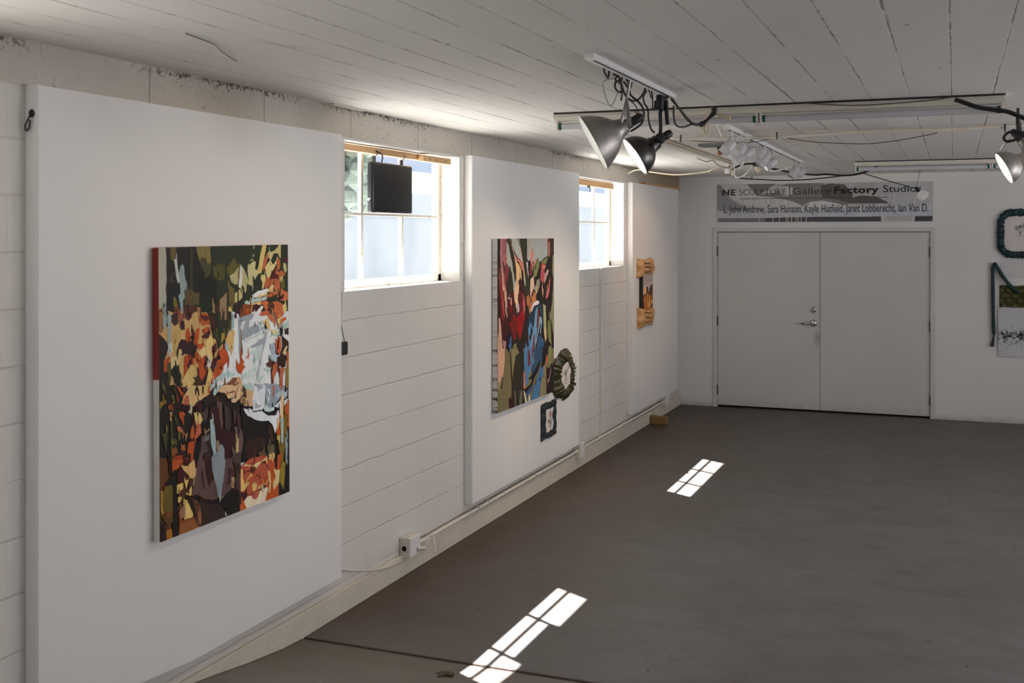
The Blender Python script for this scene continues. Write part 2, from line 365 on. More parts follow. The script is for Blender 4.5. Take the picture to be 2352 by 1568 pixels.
def crom(P, k, close=False):
    out = []; m = len(P)
    for i in range(m if close else m-1):
        if close: p0, p1, p2, p3 = P[i-1], P[i], P[(i+1) % m], P[(i+2) % m]
        else: p0, p1, p2, p3 = P[max(i-1, 0)], P[i], P[i+1], P[min(i+2, m-1)]
        for j in range(k):
            t = j/k
            out.append(.5*((2*p1) + (p2-p0)*t + (2*p0-5*p1+4*p2-p3)*t*t + (3*p1-p0-3*p2+p3)*t**3))
    if not close: out.append(P[-1])
    return out
def empty(name, loc, label=None, cat=None, group=None, kind=None):
    o = bpy.data.objects.new(name, None); o.empty_display_size = .05; COL.objects.link(o); o.location = loc
    return tag(o, label, cat, group, kind)
def tag(o, label=None, cat=None, group=None, kind=None):
    if label: o['label'] = label
    if cat: o['category'] = cat
    if group: o['group'] = group
    if kind: o['kind'] = kind
    return o
def adopt(parent, *objs):   # parents built in world space keep their place
    inv = Matrix.Translation(-V(parent.location))
    for o in objs:
        o.parent = parent; o.matrix_parent_inverse = inv
    return objs[0] if objs else None
def struct(mb, name, m): return tag(mb.build(name, m), kind='structure')

# ------------------------------------------------------------------ the room
D = 11.53; CH = 2.75
PROF = [(-3.3, .40), (.5, .40), (1.5, .33), (2.6, .215), (3.0, .162), (3.447, .102), (3.58, .082), (3.81, .043), (4.06, .010), (4.214, 0), (4.222, -.012), (4.230, 0), (11.75, 0)]
def floor_z(y):
    for (a, za), (b, zb) in zip(PROF, PROF[1:]):
        if a <= y <= b: return za+(zb-za)*(y-a)/(b-a)
    return 0
b = MB(); xs = [-.25, .0, 2, 4, 6, 7.75]
ys = sorted({y for y, _ in PROF} | {4.5+i*.9 for i in range(8)})
def flo(i, j): return V((xs[i], ys[j], floor_z(ys[j])))
R = [[b.bm.verts.new(flo(i, j)) for j in range(len(ys))] for i in range(len(xs))]
for i in range(len(xs)-1):
    for j in range(len(ys)-1): b.bm.faces.new((R[i][j], R[i+1][j], R[i+1][j+1], R[i][j+1]))
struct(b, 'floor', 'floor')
struct(MB().box((-.25, -3.3, CH), (7.75, 11.78, CH+.15)), 'ceiling', 'ceil')
WL = [(1.13, 2.05), (4.615, 5.935), (8.10, 9.42)]; SILL, HEAD = 1.742, 2.573
b = MB(); yp = -3.3
for y0, y1 in WL:
    b.box((-.192, yp, -.1), (0, y0, 2.588)); b.box((-.192, y0, -.1), (0, y1, SILL)); b.box((-.192, y0, HEAD), (0, y1, 2.588)); yp = y1
b.box((-.192, yp, -.1), (0, 11.75, 2.588)); yp = -3.3
for y0, y1 in WL:      # the outer leaf is cut back further at the sides
    b.box((-.253, yp, -.1), (-.192, y0-.16, 2.588)); b.box((-.253, y0-.16, -.1), (-.192, y1+.16, SILL-.05)); b.box((-.253, y0-.16, HEAD), (-.192, y1+.16, 2.588)); yp = y1+.16
b.box((-.253, yp, -.1), (-.192, 11.75, 2.588)); struct(b, 'wall_left', 'block')
struct(MB().box((-.253, -3.3, 2.588), (.004, 11.53, CH)), 'trim_1', 'beam')
b = MB().box((0, 3.2, -.02), (.022, 11.53, .128), .006)
struct(b, 'baseboard_left', 'foot')
b = MB(); DX0, DX1, DT = .440, 2.940, 2.112
b.box((-.25, D, -.1), (DX0, D+.2, CH)); b.box((DX1, D, -.1), (7.75, D+.2, CH)); b.box((DX0, D, DT), (DX1, D+.2, CH)); b.box((DX0-.02, D+.12, -.1), (DX1+.02, D+.2, DT+.02))
struct(b, 'wall_back', 'back')
def holed_wall(name, axis, at, thick, lo, hi, holes, z0, z1):
    b = MB(); p = lo
    def bx(a0, a1, c0, c1):
        if axis == 'x': b.box((at, a0, c0), (at+thick, a1, c1))
        else: b.box((a0, at, c0), (a1, at+thick, c1))
    for h0, h1 in holes:
        bx(p, h0, -.1, CH); bx(h0, h1, -.1, z0); bx(h0, h1, z1, CH); p = h1
    bx(p, hi, -.1, CH); return struct(b, name, 'back')
holed_wall('wall_right', 'x', 7.6, .15, -3.3, 11.75, [(a, c) for a, c, _ in RWIN], 1.3, 2.4)
holed_wall('wall_behind', 'y', -3.3, .15, -.25, 7.75, [(a, c) for a, c, _ in BWIN], 1.1, 2.4)

# windows of the block wall
for wi, (y0, y1) in enumerate(WL):
    w_ = empty('window_%d' % (wi+1), (-.16, (y0+y1)/2, SILL), kind='structure')
    x0, x1 = -.190, -.140; f = MB()
    f.box((x0, y0, SILL), (x1, y0+.035, HEAD)).box((x0, y1-.035, SILL), (x1, y1, HEAD)).box((x0, y0, SILL), (x1, y1, SILL+.045)).box((x0, y0, HEAD-.03), (x1, y1, HEAD))
    parts = [f.build('window_frame', 'frame')]
    my = [y1-.30] if wi == 0 else [y1-.472, y1-.922] if wi == 1 else [y1-.447, y1-.90]
    for y in my: parts.append(MB().box((-.176, y-.010, SILL+.04), (-.152, y+.010, HEAD-.03)).build('mullion', 'frame'))
    parts.append(MB().box((-.175, y0+.03, 2.167), (-.153, y1-.03, 2.181)).build('crossbar', 'frame'))
    edges = [y0+.035] + my[::-1] + [y1-.035]
    for a, c in zip(edges, edges[1:]):
        for za, zb in ((SILL+.045, 2.165), (2.181, HEAD-.03)): parts.append(MB().box((-.166, a+.01, za), (-.162, c-.01, zb)).build('pane', 'pane'))
    adopt(w_, *parts)
# the doors with their frame
t = empty('trim_2', (1.69, D, 0), kind='structure')
f = MB(); f.box((.424, D-.014, 0), (.473, D+.10, 2.136), .003).box((2.906, D-.014, 0), (2.958, D+.10, 2.136), .003).box((.4735, D-.014, 2.090), (2.9055, D+.10, 2.136), .003)
adopt(t, f.build('door_frame', 'trim'), MB().box((.474, D+.07, 0), (2.905, D+.10, 2.09)).build('dark_gap', 'dark'))
def door(n, x0, x1, hx, hs):
    d = empty('door_%d' % n, ((x0+x1)/2, D, 0), kind='structure')
    ps = [MB().box((x0, D+.012, .022), (x1, D+.055, 2.084), .002).build('door_leaf', 'door')]
    for z in (1.862, 1.030, .205):
        h = MB()
        for k in range(5): h.cyl((hx, D-.006, z-.058+k*.0232), (hx, D-.006, z-.037+k*.0232), .0085, 10)
        h.box((hx-.012, D-.002, z-.058), (hx+.012, D+.002, z+.058)); ps.append(h.build('hinge', 'hinge', smooth=True))
    if hs:
        ps.append(MB().lathe([(.0, .026), (.018, .026), (.021, .020), (.032, .014), (.034, 0)], (1.614, D+.012, 1.186), (0, -1, 0), 28).build('deadbolt', 'chrome', smooth=True))
        ps.append(MB().lathe([(.0, .022), (.020, .022), (.034, .016), (.040, .006), (.041, 0)], (1.614, D+.012, 1.030), (0, -1, 0), 28).build('lever_rose', 'chrome', smooth=True))
        lv = MB().cyl((1.614, D+.005, 1.030), (1.614, D-.045, 1.030), .013, 14).tube([(1.620, D-.045, 1.030), (1.570, D-.048, 1.030), (1.530, D-.044, 1.028), (1.500, D-.036, 1.026)], .0115, 12)
        ps.append(lv.build('lever_handle', 'chrome', smooth=True)); ps.append(MB().cyl((1.506, D-.038, 1.0265), (1.490, D-.032, 1.0255), .0125, 12).build('lever_tip', 'black', smooth=True))
    adopt(d, *ps)
door(1, .476, 1.6845, .472, True); door(2, 1.6895, 2.903, 2.906, False)
# windows of the unseen walls
k = 4
for a, c, _ in RWIN:
    o = MB(); o.box((7.62, a, 1.3), (7.67, a+.05, 2.4)).box((7.62, c-.05, 1.3), (7.67, c, 2.4)).box((7.62, a, 1.3), (7.67, c, 1.35)).box((7.62, a, 2.35), (7.67, c, 2.4)).box((7.62, (a+c)/2-.02, 1.3), (7.67, (a+c)/2+.02, 2.4))
    struct(o, 'window_%d' % k, 'trim'); k += 1

# ------------------------------------------------------------------ yard seen through the windows
struct(MB().box((-60, -20, -.4), (-.26, 60, -.3)), 'ground', 'ground')
bd = empty('neighbour_building', (-10, 24, -.3), 'long white building across the yard, seen through the windows', 'building')
adopt(bd, MB().box((-16, 4, -.35), (-9, 46, 3.05)).build('wall', 'bldg'), MB().prism([(-9-.0, 3.6, 3.05), (-16.4, 3.6, 3.05), (-12.5, 3.6, 4.0)], (0, 43, 0)).build('roof', 'roof'))
random.seed(5)
for i, (x, y, h) in enumerate(((-6.4, 13.6, 3.9), (-5.6, 11.4, 3.5))):
    t = empty('tree', (x, y, -.3), ('taller' if i == 0 else 'shorter') + ' green tree in the yard beyond the barred window', 'tree', 'trees in the yard')
    cr = MB()
    for q in range(150):
        a = random.uniform(0, 2*PI); r = random.uniform(0, .8); cr.sphere((x+r*math.cos(a), y+r*math.sin(a), h-.4+random.uniform(-1.0, .8)), random.uniform(.10, .22), 1)
    adopt(t, cr.build('crown', 'foliage', smooth=True), MB().cyl((x, y, -.3), (x, y, h-.8), .12, 10, .07).build('trunk', 'bark'))

# ------------------------------------------------------------------ display panels
PT = .062
def panel(y0, y1, pts, label):
    o = empty('display_panel', (PT/2, (y0+y1)/2, pts[0][1]), label, 'display panel', 'white display panels along the block wall')
    bm = MB().prism([(.0005, y, z) for y, z in pts], (PT-.0005, 0, 0))
    bmesh.ops.bevel(bm.bm, geom=[e for e in bm.bm.edges if e.calc_length() > .5], offset=.004, segments=2, affect='EDGES')
    adopt(o, bm.build('board', 'panel', smooth=False)); return o
p1 = panel(2.655, 4.50, [(2.655, .288), (3.42, .222), (4.50, .222), (4.50, 2.588), (2.655, 2.588)], 'white display panel nearest the camera, behind the orange and green painting')
panel(6.00, 8.017, [(6.00, .222), (8.017, .222), (8.017, 2.592), (6.00, 2.592)], 'white display panel between the two windows, behind the red and blue painting')
panel(9.52, 11.25, [(9.52, .226), (11.25, .226), (11.25, 2.588), (9.52, 2.588)], 'white display panel by the corner, holding the gold satin hanging')
hk = MB().sphere((.036, 2.653, 2.486), .013, 2, (1, .5, 1.2)).tube([(.035, 2.648, 2.48), (.028, 2.644, 2.462), (.016, 2.644, 2.44), (.020, 2.645, 2.424), (.034, 2.645, 2.436), (.036, 2.646, 2.462)], .0028, 8)
adopt(p1, hk.build('wire_hook', 'black', smooth=True))
tag(MB().box((.004, 9.95, 2.590), (.055, 11.42, 2.612), .003).build('timber_batten', 'pine'), 'raw timber batten lying on top of the corner panel', 'batten')
tag(MB().box((.002, 4.45, 2.742), (.05, 4.75, 2.7495)).build('paint_strip', 'offw'), 'short white strip in the angle of beam and ceiling by the window with black box', 'strip')

# ------------------------------------------------------------------ pictures
def layered(data, quad, nrm, m, name, eps=.000016, rag=0):
    """flat strokes of paint, one over the other, on the quad TL TR BR BL"""
    tl, tr, br, bl = [V(q) for q in quad]; nrm = V(nrm).normalized(); bm = bmesh.new(); cols = []; rr = random.Random(7)
    for i, ln in enumerate(data.strip().split('\n')):
        cr, cg, cb, *pts = ln.split(' '); P = []
        for q in pts:
            u, v = [int(a)/1000 for a in q.split(',')]
            P.append((u, v))
        shapes = [P]
        if rag:
            Q = []
            for (u0, v0), (u1, v1) in zip(P, P[1:]+P[:1]):      # ragged brush edges
                n = max(1, min(14, int(math.hypot(u1-u0, v1-v0)/.022))); on_rim = (u0 == u1 and u0 in (0, 1)) or (v0 == v1 and v0 in (0, 1))
                for k in range(n):
                    t = k/n; j = 0 if (k == 0 or on_rim) else rag
                    Q.append((min(1, max(0, u0+(u1-u0)*t+rr.gauss(0, j*.7))), min(1, max(0, v0+(v1-v0)*t+rr.gauss(0, j*1.3)))))
            shapes = [Q]
            if i > 7 or len(P) > 3:
                for k in range(1):                               # loose bristle marks running off the stroke
                    (u0, v0), (u1, v1) = rr.choice(list(zip(P, P[1:]+P[:1]))); t = rr.random(); u = u0+(u1-u0)*t; v = v0+(v1-v0)*t
                    L = rr.uniform(.010, .026); wd = rr.uniform(.0025, .006); sl = rr.gauss(0, .25)
                    S = [(u-wd+sl*L*.4, v-L), (u+sl*L*.4, v-L*1.1), (u+wd*1.2, v+L*.2), (u-sl*L*.3, v+L), (u-wd*1.3, v+L*.1)]
                    if all(.004 < a < .996 and .004 < c < .996 for a, c in S): shapes.append(S)
        for S in shapes:
            try: f = bm.faces.new([bm.verts.new(tl*(1-u)*(1-v) + tr*u*(1-v) + br*u*v + bl*(1-u)*v + nrm*(eps*(i+1))) for u, v in S])
            except Exception: continue
            f.normal_update()
            if f.normal.dot(nrm) < 0: f.normal_flip()
            cols.append(srgb(int(cr), int(cg), int(cb)))
    me = bpy.data.meshes.new(name); bm.to_mesh(me); bm.free()
    ca = me.color_attributes.new('Col', 'FLOAT_COLOR', 'CORNER')
    for p, c in zip(me.polygons, cols):
        for li in p.loop_indices: ca.data[li].color = c
    me.materials.append(M[m]); o = bpy.data.objects.new(name, me); COL.objects.link(o); return o
PICTURE_ONE = """
20 20 17 52,0 452,0 448,246 48,224
178 145 92 0,217 448,240 444,522 0,476
30 24 18 0,466 455,512 450,796 0,726
90 55 25 0,1000 0,712 555,796 552,1000
34 42 25 407,0 1000,0 1000,281 403,249
205 210 212 463,361 511,301 523,244 754,257 1000,270 1000,580 399,517 400,478 484,422
34 26 20 399,507 1000,569 1000,851 1000,882 395,788
155 153 138 0,0 44,0 51,30 48,197 32,209 0,207
125 143 135 30,191 48,192 51,229 26,228
120 85 50 0,208 26,210 26,228 0,226
85 75 30 77,0 114,0 114,36 98,42 91,48 79,38
48 46 24 69,99 97,96 106,106 99,122 74,121
52 52 28 214,8 231,8 231,156 212,156
170 170 162 101,42 114,39 123,50 141,120 128,126 116,103
125 143 140 135,88 148,65 161,59 171,72 186,145 172,151 175,179 162,186 168,231 148,230 143,202 130,169 146,160 141,128
105 100 38 95,170 111,174 127,201 126,228 107,216
110 98 52 258,0 357,0 359,23 366,52 359,60 338,63 321,42 294,38 280,52 261,16
62 58 34 280,52 307,35 328,63 366,60 362,97 327,116 313,92 293,72
30 38 22 360,0 452,0 450,122 368,119
70 66 24 379,77 426,65 451,65 450,122 407,119 382,108
78 68 36 176,154 218,149 251,165 278,162 277,208 172,203
75 35 25 171,205 250,212 264,224 277,237 171,231
145 110 70 260,212 284,219 297,238 263,236
24 32 20 278,188 312,173 353,175 370,204 370,242 301,238 284,217
150 125 85 377,210 388,210 387,243 373,242
150 125 85 427,209 448,206 448,246 426,245
60 35 28 391,210 423,198 426,245 391,243
115 55 28 104,211 142,216 148,235 104,232
70 66 25 417,64 467,72 470,90 463,124 416,126
82 78 28 489,80 526,53 541,43 555,55 559,73 582,61 589,79 581,103 525,108 488,107
165 158 115 503,111 540,102 570,82 608,79 623,94 657,134 692,153 669,154 645,144 637,163 641,169 626,181 615,154 577,145 539,144 517,133
110 85 55 574,82 589,79 580,152 565,152
200 202 198 585,91 604,90 599,160 577,159
185 172 118 576,166 607,166 602,197 576,210
185 172 118 546,176 565,173 564,212 542,211
178 170 125 662,73 701,60 717,63 709,92 728,96 736,111 708,132 693,113 684,135 692,156 665,145 653,119 646,94
130 130 90 698,31 705,38 685,59 662,62 686,48
120 120 80 691,0 709,0 706,13 698,16
195 170 105 772,0 808,0 764,108 732,111 724,103 741,77
180 165 115 830,23 847,27 880,22 914,4 914,0 935,0 935,53 922,49 909,34 872,33 846,59 830,51 797,47
160 90 55 814,36 826,40 813,60 797,91 772,97 781,59
195 180 125 797,87 838,60 867,79 905,48 913,52 879,89 837,125 813,131 801,105
165 90 52 901,56 926,56 930,81 921,101 896,97
70 22 28 956,53 1000,47 1000,75 956,68
180 170 120 956,72 973,76 990,103 973,114 956,94
165 88 52 879,93 913,108 947,102 977,118 964,125 921,135 887,122
165 88 52 796,131 837,125 879,130 862,155 812,168 788,167
165 88 52 879,133 921,138 929,161 920,187 903,194 866,170
70 20 25 867,96 888,98 887,115 917,121 904,134 866,133 837,138 846,121
195 178 115 760,115 796,116 796,138 780,169 767,170 772,145 756,130
190 172 110 921,135 951,124 955,151 929,150
90 85 40 934,154 964,138 972,176 938,176
200 175 120 829,169 854,155 870,159 862,181 903,194 886,201 820,183
210 210 208 684,194 707,184 816,170 829,176 812,186 715,201 691,201
200 175 120 723,197 812,185 795,197 739,202
160 180 172 621,216 637,208 795,200 808,205 808,212 660,227 629,224
175 98 55 804,201 845,184 887,186 908,196 845,206 812,208
70 38 25 812,205 908,196 912,202 828,211
178 98 58 933,174 968,185 1000,195 1000,221 963,226 920,221 929,199
65 20 28 912,213 955,198 963,204 946,218 916,221
178 95 55 755,217 803,215 836,232 857,225 895,223 937,233 963,253 962,279 844,273 795,252
85 48 30 811,234 853,225 878,237 869,256 828,250
60 20 26 811,247 852,255 861,274 819,271
205 175 105 664,227 747,218 763,228 731,234 691,228 695,247 675,249
62 22 28 687,228 723,226 755,239 730,252 699,259 683,250
210 208 205 763,235 779,240 746,267 706,265
120 60 25 591,223 629,222 675,228 667,263 590,259
165 78 28 636,240 675,246 675,264 621,261
45 35 25 546,214 591,202 606,224 598,259 545,256
135 112 80 425,198 480,170 479,248 457,246 450,227 439,245 428,245
195 170 95 501,228 523,218 523,231 515,255 493,254
100 85 45 488,121 510,150 539,160 538,221 501,219
200 180 110 950,241 980,235 988,262 962,274 950,260
165 145 125 0,265 3,285 0,308
130 92 55 0,218 29,220 25,286 9,293 0,278
130 148 140 26,220 54,221 47,269 34,284 25,263
30 30 32 54,221 63,222 59,269 50,272
135 150 148 60,229 75,227 82,239 77,314 67,350 61,353 55,321
185 190 188 74,327 86,329 85,362 73,367 67,354
55 28 30 82,234 126,228 132,245 119,267 103,272 84,258
125 75 55 126,235 165,230 171,250 138,261 125,270
50 22 28 141,262 158,254 170,267 173,280 151,292 138,274
65 30 28 171,227 227,230 220,250 200,260 177,251
160 75 30 284,240 325,239 352,254 352,283 300,285 276,263
75 25 20 287,244 331,249 348,264 317,269 294,257
38 34 22 332,236 448,242 446,349 413,381 396,337 379,341 365,309 352,274
62 28 24 352,249 394,260 386,307 358,305
90 92 38 397,298 408,302 407,326 393,328
165 70 28 293,298 338,287 351,295 330,310 303,312
66 26 34 289,321 310,315 344,304 358,312 340,331 303,330
182 152 94 105,318 144,291 170,290 176,303 169,329 144,320 117,354 104,373
205 178 110 323,343 354,322 379,341 385,362 364,377 367,394 377,421 343,409 309,373
200 180 125 268,373 323,350 329,388 294,405 271,403
34 24 20 0,305 0,293 18,302 49,323 61,343 42,368 32,399 34,425 53,433 71,483 0,476
45 24 34 24,334 49,323 58,346 45,371 29,367
155 68 26 29,383 73,373 73,381 54,398 47,427 31,426
70 66 32 54,398 72,393 78,451 68,478 53,449
188 168 118 73,373 123,371 137,353 149,360 152,380 136,400 122,420 110,396 97,421 78,419
26 28 20 78,422 104,405 110,415 129,407 135,433 148,447 141,485 99,470 90,445 78,442
168 68 22 176,303 196,281 209,309 208,332 189,337 182,322
168 68 22 249,301 263,287 276,293 269,328 255,348 235,344
168 72 30 258,344 309,346 312,353 288,368 261,362
160 60 22 168,381 208,381 214,398 187,413 187,437 167,447
160 60 22 214,388 234,397 237,420 227,416
160 60 22 238,367 251,368 264,396 274,412 254,415 241,392
50 22 32 130,334 150,321 182,327 189,337 175,370 155,380 149,357 130,352 126,375 117,377 117,358
60 24 28 222,293 232,289 242,309 238,334 225,326
45 26 20 182,336 228,327 238,347 258,349 254,372 234,380 234,397 208,381 175,375 162,364
70 28 22 187,413 207,395 220,402 207,418 194,433
70 25 26 209,315 225,313 228,330 212,325
175 65 28 170,441 187,442 180,455 157,461
192 165 105 187,437 214,415 253,435 260,456 233,460 239,476 212,493 147,486 154,462
62 38 22 223,459 253,465 263,445 280,438 280,471 303,479 286,506 212,498 246,476
165 70 28 271,407 315,390 318,407 311,441 335,439 314,463 293,481 273,462
52 22 28 315,390 336,405 325,428 308,437
195 190 175 336,409 357,407 360,428 342,443 328,429
205 175 105 342,437 363,445 377,464 355,513 306,508
70 26 36 371,408 420,401 427,410 399,421 384,447 370,463 353,438
172 75 30 384,451 445,410 445,453 419,482 376,491 362,514 341,511
75 26 32 364,364 393,352 403,370 399,383 381,392 364,384
52 24 26 307,466 342,440 328,476 313,508 279,505
160 185 182 351,512 398,479 444,463 444,479 390,499 383,516
210 208 210 412,498 444,487 444,522 393,517
40 42 25 407,240 512,245 519,263 504,304 467,333 463,354 434,362 405,367
140 110 75 461,243 479,244 475,273 460,272
140 110 75 428,241 446,242 442,259 432,258
60 24 28 501,262 515,267 515,298 504,297
85 78 25 485,303 507,298 507,308 470,337
145 128 52 438,321 456,320 463,336 434,359
150 168 172 515,258 538,256 537,306 515,312
70 25 32 541,254 556,251 552,272 537,271
198 168 108 466,347 515,312 537,313 544,332 533,347 528,390 510,396 484,376
165 190 190 463,361 484,376 491,387 477,390
145 155 165 571,270 586,267 588,404 577,405
115 95 75 586,315 597,314 600,405 592,425 584,425
60 30 30 575,249 598,257 590,274
125 62 28 590,250 683,255 636,266 594,268
140 150 158 590,271 675,261 698,263 682,283 659,286 655,314 690,309 714,303 738,316 774,318 810,328 713,340 604,357 608,316 624,287 590,289
205 208 208 590,289 624,285 608,315 597,314
178 192 188 730,297 762,288 774,314 745,320
185 195 190 608,357 794,334 802,340 635,366
142 152 160 673,387 794,360 802,364 797,378 713,390 681,395
178 196 190 642,408 773,386 769,409 760,440 720,447 680,446 704,422
150 158 170 798,338 814,335 793,384 768,418 752,463 731,501 719,515 727,488 744,453 764,409
205 175 110 774,296 819,280 819,295 835,322 810,328 786,311
205 190 130 835,329 860,335 897,350 876,356 847,345
30 32 22 786,311 814,326 806,329 786,319
175 88 58 746,267 762,259 836,263 823,277 786,275 754,275
178 92 58 819,280 848,269 877,310 844,300
175 90 50 869,264 949,269 954,284 919,297 885,291
140 110 85 848,267 869,268 923,327 910,338
45 25 20 861,264 877,278 927,328 919,323
178 92 52 928,300 971,289 984,303 940,321 923,320
205 180 110 894,294 928,294 919,320 906,311
160 185 178 936,325 1000,302 1000,329 944,336
32 36 22 923,327 944,338 949,357 936,366 914,361 919,346
60 30 35 970,342 1000,333 1000,366 970,357
210 212 212 949,356 1000,370 1000,389 961,375
160 182 176 843,345 876,356 910,345 923,356 893,361 860,357
150 160 175 834,403 859,385 876,388 880,427 905,443 855,435
162 182 190 825,432 859,431 901,442 888,460 858,461 829,444
180 92 52 880,390 906,369 927,365 935,404 918,440 892,427 880,411
80 15 12 897,382 910,377 909,420 892,415
50 28 18 936,362 1000,393 1000,416 1000,428 961,434 960,462 917,487 909,473 926,431 944,404
60 22 30 872,391 880,392 884,433 918,444 909,439
195 180 125 943,434 978,407 991,412 961,440
46 26 20 892,447 918,444 961,440 978,454 969,492 934,494 917,468 900,480
165 85 45 978,433 1000,428 999,494 982,498
125 105 55 969,497 999,489 1000,508 1000,580 972,578
80 45 40 800,463 825,458 817,428 825,443 858,461 892,464 867,477 833,483 804,475
170 90 58 846,482 867,473 892,472 892,501 866,529 866,561 853,559 841,508
70 35 30 837,489 854,479 849,509 861,557 845,546
165 95 65 892,472 917,493 951,490 964,501 947,527 942,574 916,572 917,525 900,499
70 35 30 896,479 921,497 917,534
170 72 28 405,391 441,376 466,382 484,395 491,413 483,428 447,444 432,469 403,478
40 30 20 405,398 429,403 426,417 404,415
90 35 22 411,445 440,439 425,451
150 70 60 483,428 495,408 494,440 483,460
165 190 188 403,483 446,467 490,461 549,484 483,477 439,487 403,494
172 75 25 550,459 554,420 561,439 580,448 588,416 599,428 614,438 607,453 626,459 602,471 595,481 587,486 564,475
190 95 95 630,425 653,416 657,420 634,431
180 198 192 595,488 712,470 744,466 735,480 672,481 648,490 703,502 625,502 594,506
180 198 192 719,518 727,506 784,506 767,519 735,527
182 198 194 772,479 808,479 825,495 800,493
190 150 110 446,522 519,491 579,494 602,539
120 75 55 460,510 527,492 557,495 549,512 497,521
130 85 60 519,512 572,511 556,534 519,530
145 155 170 703,531 771,540 767,556 707,550
145 155 170 791,540 908,556 908,571 791,559
175 195 192 602,521 695,530 703,549 617,540
80 78 40 21,470 34,471 42,499 33,500
70 75 40 90,477 105,488 111,505 102,505
100 95 50 73,507 92,513 101,530 89,533
130 105 30 0,524 39,520 42,530 14,539 4,548 0,556
160 75 30 109,479 134,488 153,511 159,533 146,519
140 70 35 57,541 82,541 82,560 57,554
130 55 25 111,515 124,523 123,539 114,535
190 165 110 134,481 246,493 238,520 218,526 228,544 224,561 211,569 198,554 172,551 146,545 166,517 192,499
170 90 62 159,533 179,519 195,524 198,551 172,556 152,546
75 40 30 153,490 186,487 166,514 160,507
195 165 112 205,528 245,503 259,494 348,503 347,541 306,540 278,550 258,548 238,559 224,567 218,550
50 30 22 239,504 252,500 259,494 269,515 272,532 265,532 252,510 245,519
50 30 22 289,504 307,499 299,515 289,521
195 165 95 320,500 341,503 330,532 320,534
175 90 40 334,502 351,504 341,530 330,530
160 180 178 351,504 444,513 382,545 368,540 376,523 355,524
45 20 28 348,527 390,508 401,509 362,532
190 152 112 411,530 444,520 443,541 418,535
40 28 20 306,543 362,529 382,545 443,537 443,576 312,571 285,551
44 20 24 82,541 114,538 133,560 205,555 211,566 191,577 158,569 133,563 88,554
190 180 150 191,580 211,569 214,573 201,588
165 75 30 139,574 162,576 171,587 158,592 161,626 145,604 132,586
190 150 95 63,568 82,567 78,579 72,591
62 70 40 94,584 110,590 113,610 103,612
55 58 30 68,597 87,593 85,735 69,732
66 64 28 9,631 37,635 46,653 42,693 32,691 24,658
90 90 45 118,640 138,636 134,665 124,673
110 100 55 40,603 53,612 52,623 43,617
165 95 65 112,623 132,622 163,649 166,661 144,647 118,637
200 172 112 231,588 261,588 284,601 291,622 277,634 246,634 237,612
175 90 65 250,632 277,636 283,665 256,679 236,682 246,655
170 85 40 210,642 223,627 233,654 236,672 216,680 202,671
70 28 26 223,614 243,620 250,639 243,663 232,669 230,641
140 110 75 176,654 186,652 183,668 173,667
130 120 80 83,669 92,672 89,677
80 80 35 93,659 111,668 111,685 95,679
160 72 30 189,689 215,686 239,691 232,712 224,745 227,762 208,759 202,724 185,730 182,713
130 72 35 79,693 105,690 117,709 104,723 79,719
140 55 22 85,723 149,725 155,751 85,740
165 95 50 143,696 163,689 169,713 149,707
80 65 62 283,677 345,674 352,712 337,741 303,739 275,769 254,766 276,718
50 30 32 300,691 345,691 358,748 357,782 295,772 303,739 337,738
22 18 16 235,696 283,676 282,719 268,743 258,766 227,762
22 18 16 277,631 318,628 346,640 345,657 304,672 283,669
72 55 55 288,598 326,572 332,607 318,628 291,626
58 22 22 238,559 272,546 292,562 278,592 257,590 241,576
52 20 20 347,583 389,576 417,618 434,675 440,742 415,713 398,710 381,648 360,619 339,618
95 75 65 403,571 432,571 441,681 427,662
140 115 90 307,669 339,656 345,664 314,673
105 105 105 303,685 338,681 341,697 310,701
122 130 135 365,756 415,747 422,726 440,732 439,795 357,782
140 110 88 394,710 415,708 415,747 407,767 394,736
145 165 165 346,626 367,625 377,647 390,709 390,752 372,757 355,721 349,669
200 170 130 402,530 446,513 586,528 605,560 586,574 540,587 511,583 507,572 481,564 460,543
165 110 80 548,559 571,526 564,525 541,548 482,548 467,545 534,540
40 28 24 481,566 548,559 541,566 496,575
75 50 38 594,529 624,546 632,558 624,578 593,579 609,559
190 155 115 624,546 691,559 686,596 678,617 616,608 586,592 582,581 601,572 632,579
130 95 65 582,581 616,574 631,604 608,602
205 208 215 695,539 791,549 786,608 774,632 758,641 709,643 682,636 686,578
165 188 180 609,530 695,539 691,557 632,547
155 162 170 703,540 771,547 759,560 726,555
155 162 170 698,625 710,606 726,619 750,618 742,628 710,628
135 147 160 791,549 959,566 959,589 916,613 865,639 831,642 794,627 791,590
165 180 185 874,599 916,585 968,594 985,582 981,610 950,622 933,598 890,608
210 212 212 807,562 824,567 832,583 819,600 807,588
175 95 70 849,555 870,557 865,588 857,597
175 95 70 916,562 938,564 925,589
180 200 196 782,611 794,627 831,642 865,639 865,654 823,656 782,648 770,633
205 210 216 865,639 924,619 924,670 906,716 889,732 868,748 847,708 814,689 749,682 709,674 631,648 600,622 608,616 670,627 686,636 758,643 814,668 873,668 898,649
40 25 35 674,624 682,625 682,636 717,638 762,642 814,666 873,664 890,649 907,646 911,656 890,661 881,675 814,670 758,645 709,643 678,639
40 25 35 616,610 678,619 678,624 612,618
92 72 62 402,573 434,571 437,620 436,676 419,635
58 46 46 452,584 495,610 502,663 487,686 458,675
62 46 46 518,604 555,626 539,668 524,657
50 18 20 400,671 458,678 509,689 539,703 538,767 515,753 478,801 456,797 449,744 435,724 421,726 400,702
95 75 70 528,675 554,681 577,673 592,702 607,727 599,756 582,817 530,809 508,745 538,767 542,722
62 42 46 555,631 581,641 584,683 569,722 554,688
190 165 110 542,725 565,725 568,788 560,799 545,767
125 135 140 414,728 435,729 453,748 456,797 398,788
